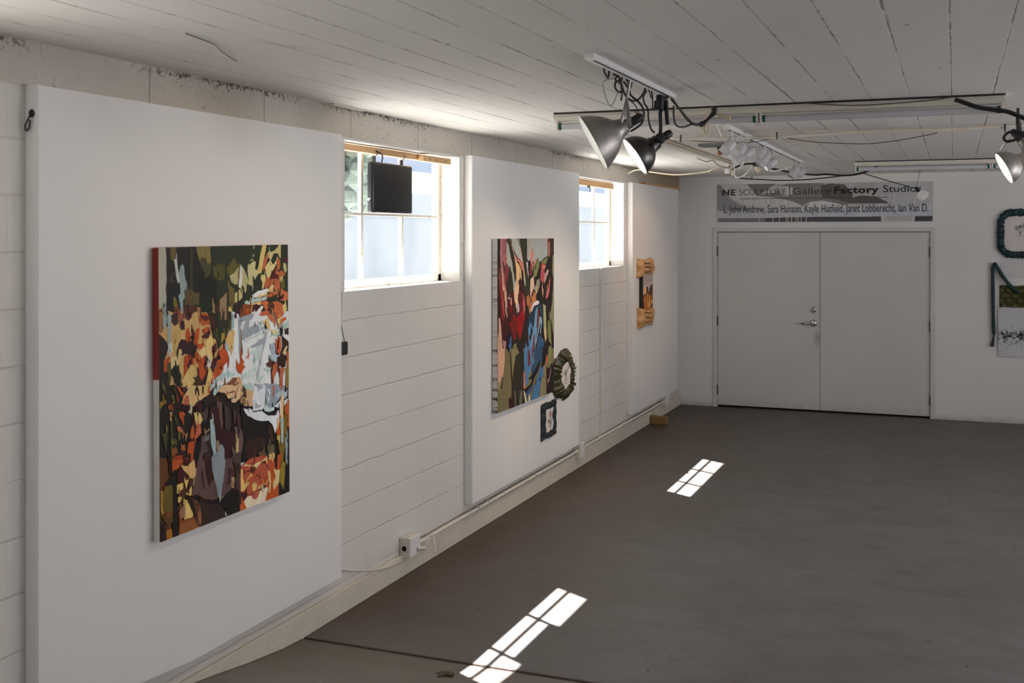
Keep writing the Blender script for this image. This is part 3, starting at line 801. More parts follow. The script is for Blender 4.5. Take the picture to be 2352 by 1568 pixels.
24 20 17 585,595 616,631 670,663 725,677 741,683 814,689 847,708 872,749 880,787 892,865 862,860 859,785 855,791 813,789 805,795 812,852 788,821 772,794 731,803 668,812 609,821 590,818 602,748 599,712 585,638
48 30 20 630,743 768,744 789,765 772,794 715,804 636,816 621,769
60 42 28 810,707 839,718 855,765 859,788 838,782
95 90 60 805,784 863,789 863,823 813,819
85 75 55 723,806 772,794 796,822 755,829
200 170 115 813,821 863,823 867,846 846,839 825,854 816,853
175 80 28 893,718 919,725 919,755 889,759 880,735
205 175 110 889,691 906,685 906,719 889,721
170 80 40 911,682 924,684 919,725 910,720
205 180 125 929,601 946,603 945,698 928,699 919,670 924,623
150 175 168 923,695 945,694 949,759 939,805 922,784
205 205 205 954,627 985,619 985,634 950,649
170 85 40 950,656 1000,626 1000,737 979,735 984,687 958,675
115 95 35 949,683 980,687 975,734 983,749 966,771 944,778
45 28 30 979,737 1000,737 1000,851 1000,882 982,879
110 90 35 897,786 944,797 953,769 966,777 943,873 887,864 913,830
205 180 100 889,759 918,759 914,777 889,774
140 160 155 961,776 979,773 987,812 969,877 961,856
24 20 18 888,823 909,818 909,826 896,828
165 78 52 572,1000 575,831 597,831 628,821 747,817 804,830 904,883 912,998 876,1000
24 20 24 900,1000 904,939 925,966 942,984 960,930 969,874 1000,840 1000,1000
205 175 105 582,843 597,847 597,879 616,909 635,885 651,879 667,872 675,883 643,885 639,906 619,924 592,929 581,925
205 185 130 597,834 628,828 636,837 683,844 715,838 747,839 788,831 800,844 755,841 707,859 691,856 683,848 636,840
85 42 25 655,851 691,849 707,859 691,874 675,874 651,861
95 40 30 609,859 659,858 655,863 609,861
95 40 30 687,815 695,820 691,849 683,844
95 40 30 698,879 738,897 746,904 706,888
60 28 22 573,927 627,933 635,949 619,964 595,978 573,974
200 170 105 670,919 690,909 710,925 706,943 678,945
155 68 22 746,913 795,903 803,915 778,930 738,930
180 140 80 714,933 787,931 812,913 820,918 795,936 722,944
80 40 32 627,951 674,948 721,946 811,935 820,938 746,950 674,952 634,951
200 175 115 804,885 820,888 841,919 840,940 828,955 827,974 819,981 815,953 820,937 812,905
80 40 30 743,846 780,839 800,862 804,870 783,852
215 200 175 621,1000 611,977 603,969 634,956 666,958 673,968 701,979 721,968 738,952 786,946 807,953 794,977 783,1000
165 85 65 666,956 713,948 738,952 721,971 701,981 689,969
172 75 28 787,1000 803,975 827,972 836,947 857,969 895,946 898,1000
172 75 30 829,844 862,842 870,881 853,893 874,916 861,932 836,947 828,899
200 170 110 817,820 867,824 867,839 837,842 829,848 821,839
24 20 18 871,817 888,820 887,887 879,894 870,877
172 75 30 892,835 926,837 917,896 887,891
200 180 125 854,882 879,894 913,895 904,947 887,952 861,970 849,949 874,919
135 115 40 930,871 965,873 955,929 946,985 929,963 912,945 913,903
140 150 155 961,830 983,833 978,883 965,877
70 52 52 452,787 591,776 582,814 575,831 577,928 539,921 541,807
48 32 28 515,803 582,832 574,866 544,844
22 18 16 527,1000 528,912 562,918 573,956 572,1000
190 90 45 578,1000 576,974 603,969 626,998 625,1000
95 80 28 31,812 79,818 81,911 29,909 19,876 16,838
150 115 45 0,825 16,828 15,876 25,906 7,908 0,889
80 58 25 0,911 0,906 81,907 80,945 47,954 14,923
110 65 30 29,903 81,907 73,925 43,927
40 20 18 0,1000 0,924 35,960 38,1000
150 95 35 38,1000 35,967 72,967 78,1000
24 20 16 87,769 106,769 109,815 108,854 114,913 117,991 117,1000 79,1000 82,821 60,815 38,819 38,803 68,789
24 20 16 58,727 73,729 68,780 57,784
165 75 28 77,729 152,741 144,759 121,767 91,770 76,768
60 20 22 156,741 206,749 194,775 182,765 159,754
195 160 105 136,758 182,769 229,753 237,786 244,795 236,817 197,815 189,802 151,776
60 20 22 117,774 136,762 159,785 193,806 174,811 158,820 116,821 109,796
205 178 105 109,823 150,822 150,842 119,852 108,854
205 178 105 162,817 189,817 173,850 166,833
205 178 105 212,821 232,820 228,832 204,835
205 178 105 169,865 204,847 211,868 204,877 180,871
205 178 105 115,867 142,866 142,879 126,888 115,884
205 178 105 157,886 180,886 218,941 218,953 156,952 164,923
75 42 25 116,855 158,839 165,860 141,889 130,904 119,895 142,872 119,864
70 40 24 150,822 165,864 180,859 220,838 228,820 201,823 165,852
145 105 85 126,915 164,895 164,942 133,946 118,933
120 65 30 121,950 226,954 226,962 125,962
130 80 38 118,1000 125,962 233,963 257,996 205,1000
40 24 20 165,872 196,875 219,897 238,946 249,969 233,971 218,943 195,899
85 52 32 219,889 266,906 274,939 281,975 268,1000 260,1000 241,977
150 95 70 254,943 274,943 277,984 265,994
85 65 62 253,756 301,764 316,830 332,857 382,841 398,905 402,920 347,917 299,904 259,885 211,880 216,853 236,817
48 18 20 301,764 358,772 361,828 348,856 328,861 316,820
55 38 38 276,804 292,806 303,868 287,870
125 135 142 354,772 459,788 449,852 427,910 414,922 402,916 382,862 361,818
85 65 65 459,788 511,796 518,864 500,907 453,919 423,918 440,882 450,832
58 38 42 476,819 519,833 509,883 470,881
165 135 105 505,858 518,864 527,907 505,899
22 18 16 211,882 235,876 259,887 298,908 347,921 406,921 448,918 500,907 544,916 543,1000 464,1000 452,964 422,951 347,933 282,917 250,899
48 32 28 266,910 347,933 431,956 464,996 465,1000 269,1000 281,965
190 185 170 456,978 469,999 456,994
210 205 180 427,923 448,918 435,924 414,924
"""
PICTURE_TWO = """
32 28 22 0,0 1000,0 1000,446 0,389
36 26 22 0,301 1000,346 1000,816 0,713
108 100 70 0,1000 0,625 1000,716 1000,1000
28 20 20 0,0 42,0 42,155 0,150
150 98 98 42,0 142,0 142,124 128,168 113,178 99,136 85,130 99,214 71,200 42,135
130 78 82 85,6 142,1 142,85 92,84
170 85 75 113,115 142,111 142,147 128,176
150 150 142 142,19 179,32 201,85 245,165 274,233 289,257 259,309 245,258 200,159 186,175 142,137
42 38 26 155,0 199,0 245,54 275,113 305,194 305,234 282,257 245,165 201,59
62 58 50 157,0 192,0 186,22 157,27
190 150 120 201,4 245,44 267,86 305,114 320,167 365,233 342,254 350,289 304,279 305,194 275,113 230,46
155 158 152 214,0 354,0 397,88 412,143 335,114 305,100 275,76 245,38
190 145 115 366,39 412,121 443,187 459,239 427,219 412,143
42 46 34 354,0 491,0 483,130 506,186 554,228 538,324 458,367 443,279 459,239 428,157 397,88
110 108 90 312,0 361,0 381,61 351,39
160 165 160 491,0 875,0 874,109 770,136 719,149 686,126 620,147 571,146 539,132 506,139 491,117
160 155 145 492,0 570,0 555,90 507,117
185 130 118 539,90 587,63 612,91 595,147 603,174 579,202 555,151
185 130 118 603,161 653,120 669,148 628,175
120 50 45 875,0 917,0 910,26 875,38
165 108 102 875,23 919,20 927,96 909,124 883,107
60 40 28 919,0 1000,0 1000,106 945,125 927,96
180 105 95 290,113 320,103 350,125 397,137 428,159 427,197 396,186 350,141 320,135
100 45 50 305,114 312,103 335,122
200 165 120 320,141 350,157 389,196 396,256 365,222 350,249 320,258 305,194
115 120 75 719,149 669,126 703,121 653,153 620,164 603,202 619,244 669,232 719,172
115 120 75 753,150 804,134 874,121 865,158 787,168
32 26 20 736,155 719,177 685,233 619,253 635,287 702,261 753,207
32 26 20 874,130 962,120 999,97 988,271 960,444 684,428 769,306 838,209 856,158
115 40 50 546,151 579,149 578,224 538,233
190 180 180 475,144 506,145 522,214 506,224
26 22 20 506,139 522,161 538,233 522,238
165 75 80 753,167 787,156 839,175 813,203 804,251 778,287 735,262 744,206
205 120 105 778,173 839,169 821,194 787,196
175 135 130 821,226 873,199 900,205 882,233 821,277 803,293 804,251
200 165 145 554,250 603,230 619,286 602,313 553,366 546,311
135 130 110 668,260 719,251 727,285 701,317 668,349 635,320 652,293
200 160 110 652,310 668,316 643,370 626,397
130 130 125 619,286 643,304 635,326 602,308
170 115 110 42,160 113,214 106,240 142,309 128,319 99,297 71,239
110 48 52 106,162 142,147 186,175 178,216 142,267 142,304 106,240
42 40 26 186,164 230,202 252,272 274,352 142,345 157,263
130 62 50 14,160 35,186 56,225 92,291 92,395 42,392 28,263
120 38 35 35,263 64,238 71,316 63,393 42,392
200 150 130 71,239 113,292 142,345 135,361 85,304
165 170 160 259,272 289,257 304,279 289,326 274,368 252,298
205 170 135 289,278 350,275 350,324 319,349 350,409 304,407 274,373
50 20 24 350,249 381,244 443,293 458,334 442,415 350,409 319,354 357,316
150 55 65 411,332 442,360 450,415 396,412
150 155 130 427,224 459,239 466,285 450,290 435,252
160 110 75 482,362 521,345 537,379 521,411 489,409
165 105 60 570,381 619,328 651,365 602,396 569,422 553,421
195 185 190 594,415 651,393 709,391 701,407 635,417
190 140 110 761,292 795,321 786,378 769,348
190 100 95 855,324 873,290 890,331 908,269 926,263 907,341 863,381 837,380
120 118 95 971,111 1000,110 1000,446 960,444 988,257 962,213
45 42 30 803,322 873,282 855,367 803,350
60 22 20 0,301 304,315 349,429 458,436 457,544 304,599 85,593 56,514
150 70 65 42,303 85,305 99,362 113,467 85,426 56,386
120 35 32 35,303 63,304 85,413 106,492 70,464
190 150 130 99,305 142,307 149,352 156,412 127,390 113,353
190 150 130 127,390 156,449 149,464 120,415
205 190 180 164,345 193,346 193,357 171,353
120 22 28 185,367 215,363 237,422 222,437 200,420
190 150 130 207,347 222,353 229,396 207,384
205 170 140 259,313 342,316 327,358 350,402 357,430 342,445 304,400 274,372
175 160 165 289,394 350,397 349,445 319,433
85 24 32 357,317 427,320 458,395 450,449 419,455 357,443
165 75 80 411,330 442,353 458,408 450,462 426,450
128 16 18 244,454 274,451 304,479 349,461 380,444 426,439 450,468 442,505 403,508 411,540 395,571 364,612 349,589 319,550 304,554 289,598 266,604 244,568 214,526 193,498 244,486
100 24 20 244,489 304,485 319,550 289,584 259,595 214,526
30 16 16 251,489 274,488 266,501
30 16 16 365,467 380,474 372,476
190 145 125 14,460 35,451 49,488 63,553 70,618 113,660 113,725 0,713 0,578 0,574 14,537
185 145 122 0,578 0,574 56,578 84,645 113,673 113,725 0,713
170 120 120 85,588 127,597 134,624 113,647 84,619
28 24 34 134,572 200,525 207,578 185,623 178,640 142,637
58 100 140 207,578 222,574 222,631 207,656 185,670 178,627 200,608
110 108 66 214,657 259,629 303,625 318,680 349,669 318,693 288,743 229,737 207,682
105 95 65 120,638 156,646 185,670 199,708 207,734 113,725
36 36 24 288,703 364,684 426,687 433,758 273,741
40 22 20 200,676 214,672 221,736 207,734
32 48 66 521,480 577,443 651,414 701,411 726,401 768,426 785,498 801,555 793,597 767,539 734,480 701,439 659,436 634,460 601,499 593,581 553,524 521,516 505,561 489,533
200 190 195 529,467 569,428 618,395 651,389 709,389 709,406 684,416 618,417 577,443
165 105 65 482,355 521,349 553,373 570,360 619,348 651,369 651,391 602,400 553,447 537,468 521,439 505,397
45 30 22 521,357 537,413 545,430 529,429
45 30 22 553,370 578,377 553,414
22 20 18 659,381 701,349 752,335 768,398 718,395 676,390
90 130 165 634,460 659,436 684,435 676,476 667,520 683,561 666,601 650,641 617,680 600,720 616,776 568,771 552,688 536,659 560,620 593,581 618,528
72 115 155 505,561 537,522 561,519 593,554 601,577 577,558 561,541 552,592 536,604 520,589 552,647 568,771 504,765 488,682 520,658
72 110 148 433,690 473,632 496,683 504,765 425,757
105 45 42 676,449 701,439 717,493 700,520 683,547 667,570 659,545 675,504
105 52 60 609,599 634,598 625,639 608,720 592,774 568,771 584,663
120 150 165 717,490 751,498 768,527 750,566 742,607 725,592 742,537 725,536 700,590 666,643 633,681 616,721 592,746 650,641 683,588
50 82 115 683,644 716,605 733,609 801,654 783,793 616,776 649,711
150 150 110 785,413 837,430 845,544 853,630 827,662 801,598 793,512
195 165 130 801,555 844,587 853,641 827,662
110 115 68 871,532 924,521 941,580 949,690 896,662 870,603
115 118 72 896,696 940,695 948,782 904,806 887,747
125 125 95 951,436 1000,376 1000,621 976,611 941,522 924,507
120 122 90 897,476 924,492 941,528 906,514
40 30 26 846,387 898,433 897,519 871,523 854,488
190 100 95 855,339 907,342 872,383 846,373
175 95 65 860,753 878,760 869,802 834,799
36 26 22 229,648 281,647 251,692
36 26 22 318,656 441,661 379,699 349,680
40 30 26 750,689 870,700 834,770 783,743
36 26 22 142,635 200,640 178,669
190 148 125 0,625 113,636 113,705 84,792 70,821 14,848 0,813
150 125 100 0,828 56,814 42,864 0,868
40 38 30 63,797 77,807 70,867 56,868
120 110 75 214,663 259,649 318,654 334,682 288,696 266,760 236,814 221,755
52 25 20 200,669 214,676 229,808 243,849 273,944 280,998 266,1000 188,1000 177,971 177,932 199,940 214,958 228,907
40 38 26 303,695 395,682 433,683 441,792 417,829 425,911 456,968 467,1000 276,1000 243,941 236,848 258,772 281,722
90 88 75 351,1000 363,930 394,907 409,935 396,1000
90 88 75 278,1000 265,904 288,907 300,1000
45 50 65 394,827 425,836 425,897 394,893
72 108 145 433,664 504,671 504,785 536,761 552,675 584,678 617,714 584,766 567,805 519,841 503,893 456,901 456,834 433,751
90 45 50 504,671 536,693 552,763 527,787 504,785
90 45 50 576,677 608,691 592,734 576,724
45 68 92 617,681 783,696 783,752 732,781 698,833 648,855 583,848 567,805 616,769
24 20 22 632,815 699,777 732,767 724,794 682,831 632,859 583,903 519,928 487,940 456,939 432,922 487,913 551,899 583,870 535,870 519,860 583,843
185 105 85 433,810 448,806 456,888 456,914 425,905
125 115 85 791,821 843,758 849,1000 717,1000 740,921 757,890 791,871
62 105 145 732,823 774,802 791,815 782,876 740,899 731,948 705,1000 563,1000 591,958 615,920 656,898 682,859
24 22 26 698,889 731,881 740,888 706,895
30 22 20 783,696 887,705 869,749 817,804 783,814 749,811 766,756
185 95 70 852,753 869,746 878,781 860,808 834,814 843,778
120 125 75 887,705 957,712 939,788 921,829 903,841 886,797
36 20 20 850,1000 851,821 903,841 939,816 1000,807 1000,1000
30 28 28 902,1000 903,884 1000,834 1000,1000
170 130 120 983,806 965,816 921,886 903,918 850,949 868,931 903,895 930,852
58 75 105 535,924 599,891 583,930 519,976 487,978 471,943
190 185 170 456,1000 425,924 456,941 484,1000
190 185 170 516,1000 511,975 535,951 548,1000
90 35 35 640,901 665,896 648,910 624,908
"""
SIGN_ART = """
150 149 150 0,1000 0,0 1000,0 1000,1000
100 98 97 145,0 285,0 257,99 209,257 194,309 169,147
162 160 158 18,29 95,0 141,0 189,309 209,337 355,423 412,582 307,739 160,576 85,412 39,247
118 118 122 0,0 10,0 18,29 39,247 85,466 161,683 0,732
106 103 101 194,309 218,257 287,234 315,50 339,0 505,0 543,275 635,331 644,537 581,587 520,481 469,479 412,582 355,449 258,339
160 158 155 296,182 306,103 325,64 349,66 363,107 371,186 364,265 345,317 321,316 306,262
78 74 72 496,63 542,15 607,46 644,280 644,383 680,333 748,362 797,491 806,542 726,540 644,537 566,431 506,377
142 140 138 643,74 677,0 737,0 747,5 725,335 644,331
172 170 172 412,582 450,479 506,455 580,535 636,691 544,690 427,688
158 159 165 0,706 1000,600 1000,847 0,897
66 66 68 237,1000 230,898 356,882 498,871 681,879 771,871 773,1000
58 58 60 921,1000 924,871 1000,871 1000,1000
100 100 104 0,1000 0,898 230,898 237,1000
58 55 52 110,375 805,380 805,393 110,389
175 173 170 205,1000 206,858 208,858 208,1000
175 173 170 269,1000 269,858 272,858 272,1000
175 173 170 300,1000 301,858 303,858 303,1000
175 173 170 332,1000 332,858 335,858 334,1000
175 173 170 340,1000 340,858 343,858 343,1000
175 173 170 358,1000 358,858 361,858 361,1000
175 173 170 379,1000 380,858 383,858 382,1000
175 173 170 389,1000 389,858 392,858 392,1000
175 173 170 403,1000 404,858 406,858 406,1000
175 173 170 427,1000 427,858 430,858 430,1000
175 173 170 777,1000 778,858 780,858 780,1000
175 173 170 784,1000 784,858 787,858 787,1000
175 173 170 793,1000 793,858 796,858 795,1000
175 173 170 911,1000 911,859 914,859 914,1000
175 173 170 917,1000 918,859 920,859 920,1000
"""
HANGING = """
180 170 166 0,0 1000,0 1000,1000 0,1000
150 140 136 0,0 1000,0 1000,250 500,300 0,330
168 160 158 0,320 300,300 560,250 1000,240 1000,330 0,400
200 152 106 60,380 420,330 450,620 60,640
122 74 30 0,560 1000,420 1000,1000 0,1000
60 36 20 340,360 520,340 560,600 480,780 420,720 340,640
70 40 15 620,420 800,300 1000,300 1000,700 760,760 660,640
192 130 40 380,560 470,500 520,900 400,980
208 148 58 600,560 700,620 680,980 580,960
168 106 28 760,700 860,560 900,980 740,990
180 116 36 120,660 260,600 300,980 140,990
90 44 20 0,800 120,700 180,1000 0,1000
112 64 28 860,620 1000,560 1000,900 920,960
216 192 160 560,800 620,740 640,900 580,940
58 36 20 820,900 1000,860 1000,1000 780,1000
224 212 200 860,780 960,740 900,860
154 58 26 250,820 340,760 360,960 260,980
"""

def painting(name, y0, y1, z0, z1, x0, x1, roll, data, em, label):
    o = empty(name, (x0, (y0+y1)/2, (z0+z1)/2), label, 'painting')
    body = MB().box((x0, y0, z0), (x1, y1, z1), .004).build('stretched_canvas', em)
    art = layered(data, [(x1, y0, z1), (x1, y1, z1), (x1, y1, z0), (x1, y0, z0)], (1, 0, 0), 'paint', 'painted_surface', rag=.0021)
    adopt(o, body, art); bpy.context.view_layer.update()
    o.rotation_euler = (roll, 0, 0)
    return o
painting('painting', 3.183, 4.003, .803, 2.002, PT+.004, .100, math.radians(.35), PICTURE_ONE, 'edge', 'painting of a white-shirted figure among orange flowers on the panel nearest the camera')
painting('painting', 6.298, 7.330, .792, 2.025, PT+.004, .108, 0, PICTURE_TWO, 'birch', 'abstract painting in red, blue and olive on the panel between the windows')
CAB = {
 'loop_a': [(1.791,3.824,2.742),(1.79,3.836,2.725),(1.789,3.879,2.708),(1.789,3.895,2.735),(1.788,3.9,2.742)],
 'loop_b': [(1.787,3.964,2.742),(1.787,3.958,2.742),(1.787,3.972,2.732)],
 'loop_c': [(1.787,3.976,2.742),(1.786,4.025,2.742),(1.787,3.98,2.718),(1.786,4.019,2.712),(1.786,4.079,2.705)],
 'coil': [(1.78,4.063,2.727),(1.78,4.002,2.706),(1.78,4.002,2.683),(1.78,4.045,2.672),(1.78,4.087,2.683),(1.78,4.081,2.71),(1.78,4.039,2.742),(1.78,4.014,2.742)],
 'loop_d': [(1.787,4.152,2.742),(1.787,4.13,2.74),(1.787,4.164,2.718),(1.787,4.182,2.708),(1.788,4.203,2.739),(1.787,4.189,2.742),(1.787,4.158,2.742)],
 'long': [(1.786,4.049,2.728),(1.786,4.079,2.694),(1.786,4.128,2.665),(1.788,4.213,2.656),(1.79,4.286,2.668),(1.792,4.359,2.704),(1.794,4.395,2.738)],
 'tolamp2': [(1.75,4.2,2.742),(1.775,4.2,2.707),(1.784,4.2,2.679),(1.813,4.2,2.654),(1.838,4.2,2.625),(1.847,4.2,2.589),(1.838,4.2,2.553),(1.813,4.2,2.532),(1.784,4.2,2.517)],
 'tolamp2b': [(1.766,4.5,2.742),(1.75,4.5,2.712),(1.755,4.5,2.682),(1.772,4.5,2.652),(1.776,4.5,2.605),(1.788,4.5,2.558),(1.806,4.5,2.54)],
 'drop': [(1.786,4.073,2.742),(1.786,4.061,2.703),(1.786,4.073,2.67),(1.786,4.061,2.637)],
 'curl': [(1.795,4.425,2.742),(1.797,4.456,2.721),(1.798,4.474,2.7)],
 'small': [(1.798,4.474,2.742),(1.799,4.492,2.701),(1.799,4.492,2.667),(1.8,4.498,2.648),(1.802,4.529,2.656),(1.805,4.577,2.694),(1.811,4.65,2.712)],
 'thin': [(1.787,4.134,2.654),(1.788,4.213,2.648),(1.789,4.274,2.632),(1.79,4.295,2.61),(1.789,4.28,2.602),(1.789,4.249,2.613)],
 'bail': [(1.783,4.0,2.723),(1.756,4.0,2.723),(1.726,4.0,2.712),(1.729,4.0,2.674),(1.742,4.0,2.631),(1.759,4.0,2.607),(1.777,4.0,2.629),(1.789,4.0,2.659)],
 'feed1': [(1.819,4.75,2.729),(1.841,4.873,2.681),(1.863,4.986,2.637),(1.882,5.079,2.636),(1.894,5.13,2.64)],
 'feed2': [(1.81,4.822,2.707),(1.811,4.827,2.64),(1.818,4.854,2.609),(1.836,4.925,2.61),(1.86,5.014,2.633),(1.883,5.094,2.641),(1.897,5.139,2.657)],
 'feed3': [(1.82,4.68,2.742),(1.826,4.739,2.732),(1.836,4.822,2.697),(1.851,4.941,2.647),(1.864,5.035,2.633),(1.879,5.13,2.642)],
 'bundle': [(1.947,5.12,2.731),(1.95,5.12,2.705),(1.921,5.12,2.673),(1.887,5.12,2.646),(1.872,5.12,2.644)],
 'cream1': [(1.935,5.15,2.736),(1.928,5.15,2.707),(1.899,5.15,2.682),(1.869,5.15,2.638),(1.884,5.15,2.616)],
 'cream2': [(1.918,5.13,2.67),(1.896,5.13,2.633),(1.894,5.13,2.604),(1.908,5.13,2.593),(1.918,5.13,2.622),(1.922,5.13,2.646)],
 'cream3': [(1.906,5.14,2.652),(1.887,5.14,2.62),(1.889,5.14,2.598)],
 'cream4': [(1.945,5.16,2.696),(1.979,5.16,2.688),(2.013,5.16,2.67),(2.027,5.16,2.674),(2.013,5.16,2.684),(1.96,5.16,2.698)],
 'cream5': [(1.772,4.95,2.742),(1.791,4.95,2.696),(1.829,4.95,2.662),(1.858,4.95,2.629)],
 'rightblack': [(3.162,5.12,2.717),(3.196,5.12,2.705),(3.264,5.12,2.677),(3.331,5.12,2.662),(3.397,5.12,2.65),(3.443,5.12,2.631),(3.483,5.12,2.611)],
 'rightloop': [(3.477,5.6,2.673),(3.479,5.6,2.63),(3.483,5.6,2.599),(3.502,5.6,2.583),(3.52,5.6,2.598)],
 'rightloop2': [(3.512,5.7,2.589),(3.468,5.7,2.563),(3.428,5.7,2.556),(3.413,5.7,2.576),(3.435,5.7,2.603),(3.483,5.7,2.607),(3.527,5.7,2.594)],
 'condx': [(1.284,6.62,2.728),(1.347,6.62,2.721),(1.69,6.62,2.711),(2.012,6.62,2.71),(2.334,6.62,2.719),(2.637,6.62,2.73),(3.136,6.62,2.725),(3.475,6.62,2.731),(3.628,6.62,2.735)],
 'wire_x1': [(1.622,6.56,2.742),(1.794,6.56,2.742),(1.973,6.56,2.742),(2.169,6.56,2.742),(2.341,6.56,2.742),(2.567,6.56,2.725),(2.824,6.56,2.721),(3.136,6.56,2.711),(3.31,6.56,2.729),(3.439,6.56,2.728)],
 'wire_x2': [(2.035,7.0,2.739),(2.205,7.0,2.709),(2.408,7.0,2.691),(2.607,7.0,2.683),(2.802,7.0,2.7),(2.946,7.0,2.723),(3.05,7.0,2.742)],
 'wire_x3': [(1.336,6.9,2.737),(1.488,6.9,2.722),(1.702,6.9,2.709),(1.828,6.9,2.711),(1.932,6.9,2.728)],
 'wire_fix': [(2.422,5.19,2.742),(2.527,5.19,2.73),(2.676,5.19,2.718),(2.858,5.19,2.72),(3.036,5.19,2.728),(3.141,5.19,2.739)],
 'whitecorner': [(0.01,9.47,2.668),(0.186,9.3,2.699),(0.324,9.3,2.674),(0.552,9.3,2.643),(0.731,9.3,2.648),(0.909,9.3,2.666),(0.968,9.1,2.661),(1.052,9.1,2.688),(1.116,9.1,2.694)],
 'blackmain': [(1.174,9.2,2.685),(1.209,9.2,2.701),(1.261,9.2,2.718),(1.324,9.2,2.725),(1.406,9.206,2.722),(1.464,9.267,2.699),(1.523,9.328,2.683),(1.67,9.478,2.654),(1.804,9.611,2.64),(1.894,9.7,2.637),(1.978,9.7,2.642),(2.159,9.7,2.627),(2.311,9.7,2.644),(2.434,9.7,2.695),(2.509,9.7,2.742)],
 'blacklow': [(1.149,9.3,2.711),(1.147,9.299,2.641),(1.172,9.309,2.61),(1.244,9.34,2.594),(1.402,9.406,2.586),(1.586,9.483,2.577),(1.851,9.593,2.59),(2.157,9.72,2.627)],
 'blackwhite': [(2.33,9.72,2.645),(2.493,10.245,2.608),(2.643,10.68,2.578),(2.749,10.97,2.551)],
 'whiteplug': [(1.175,9.15,2.714),(1.194,9.15,2.682),(1.194,9.15,2.625),(1.214,9.15,2.595),(1.252,9.15,2.599),(1.29,9.15,2.617),(1.334,9.15,2.657),(1.372,9.15,2.706)],
 'whiteplug2': [(1.483,8.9,2.672),(1.556,8.9,2.638),(1.616,8.9,2.631),(1.665,8.9,2.639),(1.713,8.9,2.651),(1.767,8.9,2.67)],
 'plugs': [(1.457,9.0,2.666),(1.482,9.0,2.635),(1.501,9.0,2.647)],
 'brownwire': [(0.969,8.6,2.742),(1.003,8.6,2.728),(1.058,8.6,2.709),(1.119,8.6,2.72),(1.155,8.6,2.683),(1.216,8.6,2.655),(1.277,8.6,2.656)],
 'whitedrop': [(1.764,5.9,2.742),(1.785,5.9,2.717),(1.801,5.9,2.68),(1.816,5.9,2.647)],
 'junk': [(1.439,9.0,2.71)]}
# ------------------------------------------------------------------ gold satin hanging on the corner panel
def pillow(y0, y1, z0, z1, x0, h, seams, seed, name, m):
    rnd = random.Random(seed); ph = [rnd.uniform(0, 6) for _ in range(8)]
    def f(u, v):
        y = y0+(y1-y0)*u; z = z0+(z1-z0)*v
        e = (max(0, 4*u*(1-u))**.30)*(max(0, 4*v*(1-v))**.30)
        q = max(abs(u-.53)/.30, abs(v-.5)/.26)
        d = (1-.55*math.exp(-((q-1)/.16)**2)) * (1 if q > 1 else 1-.45*math.exp(-((v-.5-.05*math.sin(6*u+ph[5]))/.05)**2))
        wr = .05*math.sin(19*v+4*math.sin(5*u+ph[0])+ph[1])*(1-abs(2*u-1))+.07*math.sin(30*u+6*v+ph[2])+.05*math.sin(23*u-17*v+ph[6])
        edge = .015*math.cos(2*PI*1.0*u)*(abs(2*v-1)**2)*(1 if v > .5 else -1)
        return V((x0+h*e*d*(1+wr), y+.010*math.sin(11*v+ph[4])*abs(2*u-1)**3, z+edge*1.2))
    b = MB().grid(44, 36, f)
    b.grid(2, 2, lambda u, v: V((x0, y0+(y1-y0)*u, z0+(z1-z0)*v)))
    return b.build(name, m, smooth=True)
sh = empty('satin_wall_hanging', (PT, 9.90, 1.45), 'gold satin wall hanging with two padded cushions on the panel by the corner', 'wall hanging')
ca_ = pillow(9.655, 10.13, 1.625, 1.795, PT+.002, .085, [(0, 1, .62, .05), (0, 1, .26, .05), (1, 0, .2, .05)], 3, 'upper_cushion', 'gold')
cb_ = pillow(9.665, 10.13, 1.095, 1.285, PT+.002, .085, [(0, 1, .62, .06), (1, 0, .27, .06), (0, 1, .30, .05)], 8, 'lower_cushion', 'gold')
def strip_quad(): return None
st = layered(HANGING, [(PT+.045, 9.735, 1.64), (PT+.045, 10.08, 1.64), (PT+.045, 10.08, 1.265), (PT+.045, 9.735, 1.265)], (1, 0, 0), 'paint', 'painted_cloth')
bk = MB().box((PT+.001, 9.74, 1.265), (PT+.045, 10.075, 1.64)).build('dark_backing', 'black')
adopt(sh, ca_, cb_, st, bk)

# ------------------------------------------------------------------ ruffled oval and small teal frame under the red and blue painting
def ruffle(c, ry, rz, iy, iz, folds, x0, h, seed, name, m):
    rnd = random.Random(seed); amp = [rnd.uniform(.6, 1.3) for _ in range(folds)]
    def f(u, v):
        a = 2*PI*u; k = int(u*folds) % folds; s = math.sin(folds*a+1.2*math.sin(3*a)+.7*math.sin(5*a)); A = amp[k]
        o = 1+.055*s*A*v*v+.045*math.sin(5*a+1)*v+.03*math.sin(11*a)*v
        r1 = iy+(ry*o-iy)*v; r2 = iz+(rz*o-iz)*v
        x = x0+h*(.35+.65*math.sin(PI*min(1, v*.85+.08))) + (.012+.010*math.sin(7*a))*s*A*(.5+v) - .045*v*v
        tw = .05*A*math.cos(folds*a+2*v)*v
        return V((max(x0, x), c[0]+r1*math.cos(a+tw), c[1]+r2*math.sin(a+tw)))
    return MB().grid(folds*10, 9, f, True).build(name, m, smooth=True)
cy, cz = 7.628, .882
ow = empty('ruffled_oval_frame', (PT, cy, cz), 'oval embroidery in a dark olive ruffle beside the red and blue painting', 'embroidery')
rf = ruffle((cy, cz), .232, .205, .108, .112, 27, PT+.003, .055, 4, 'ruffle', 'olive')
def ell(u, v): a = 2*PI*u; return V((PT+.030+.004*math.sin(7*a)*v, cy-.0+.122*v*math.cos(a), cz+.122*v*math.sin(a)))
cl = MB().grid(40, 5, ell, True).build('white_cloth', 'cloth', smooth=True)
X = PT+.036
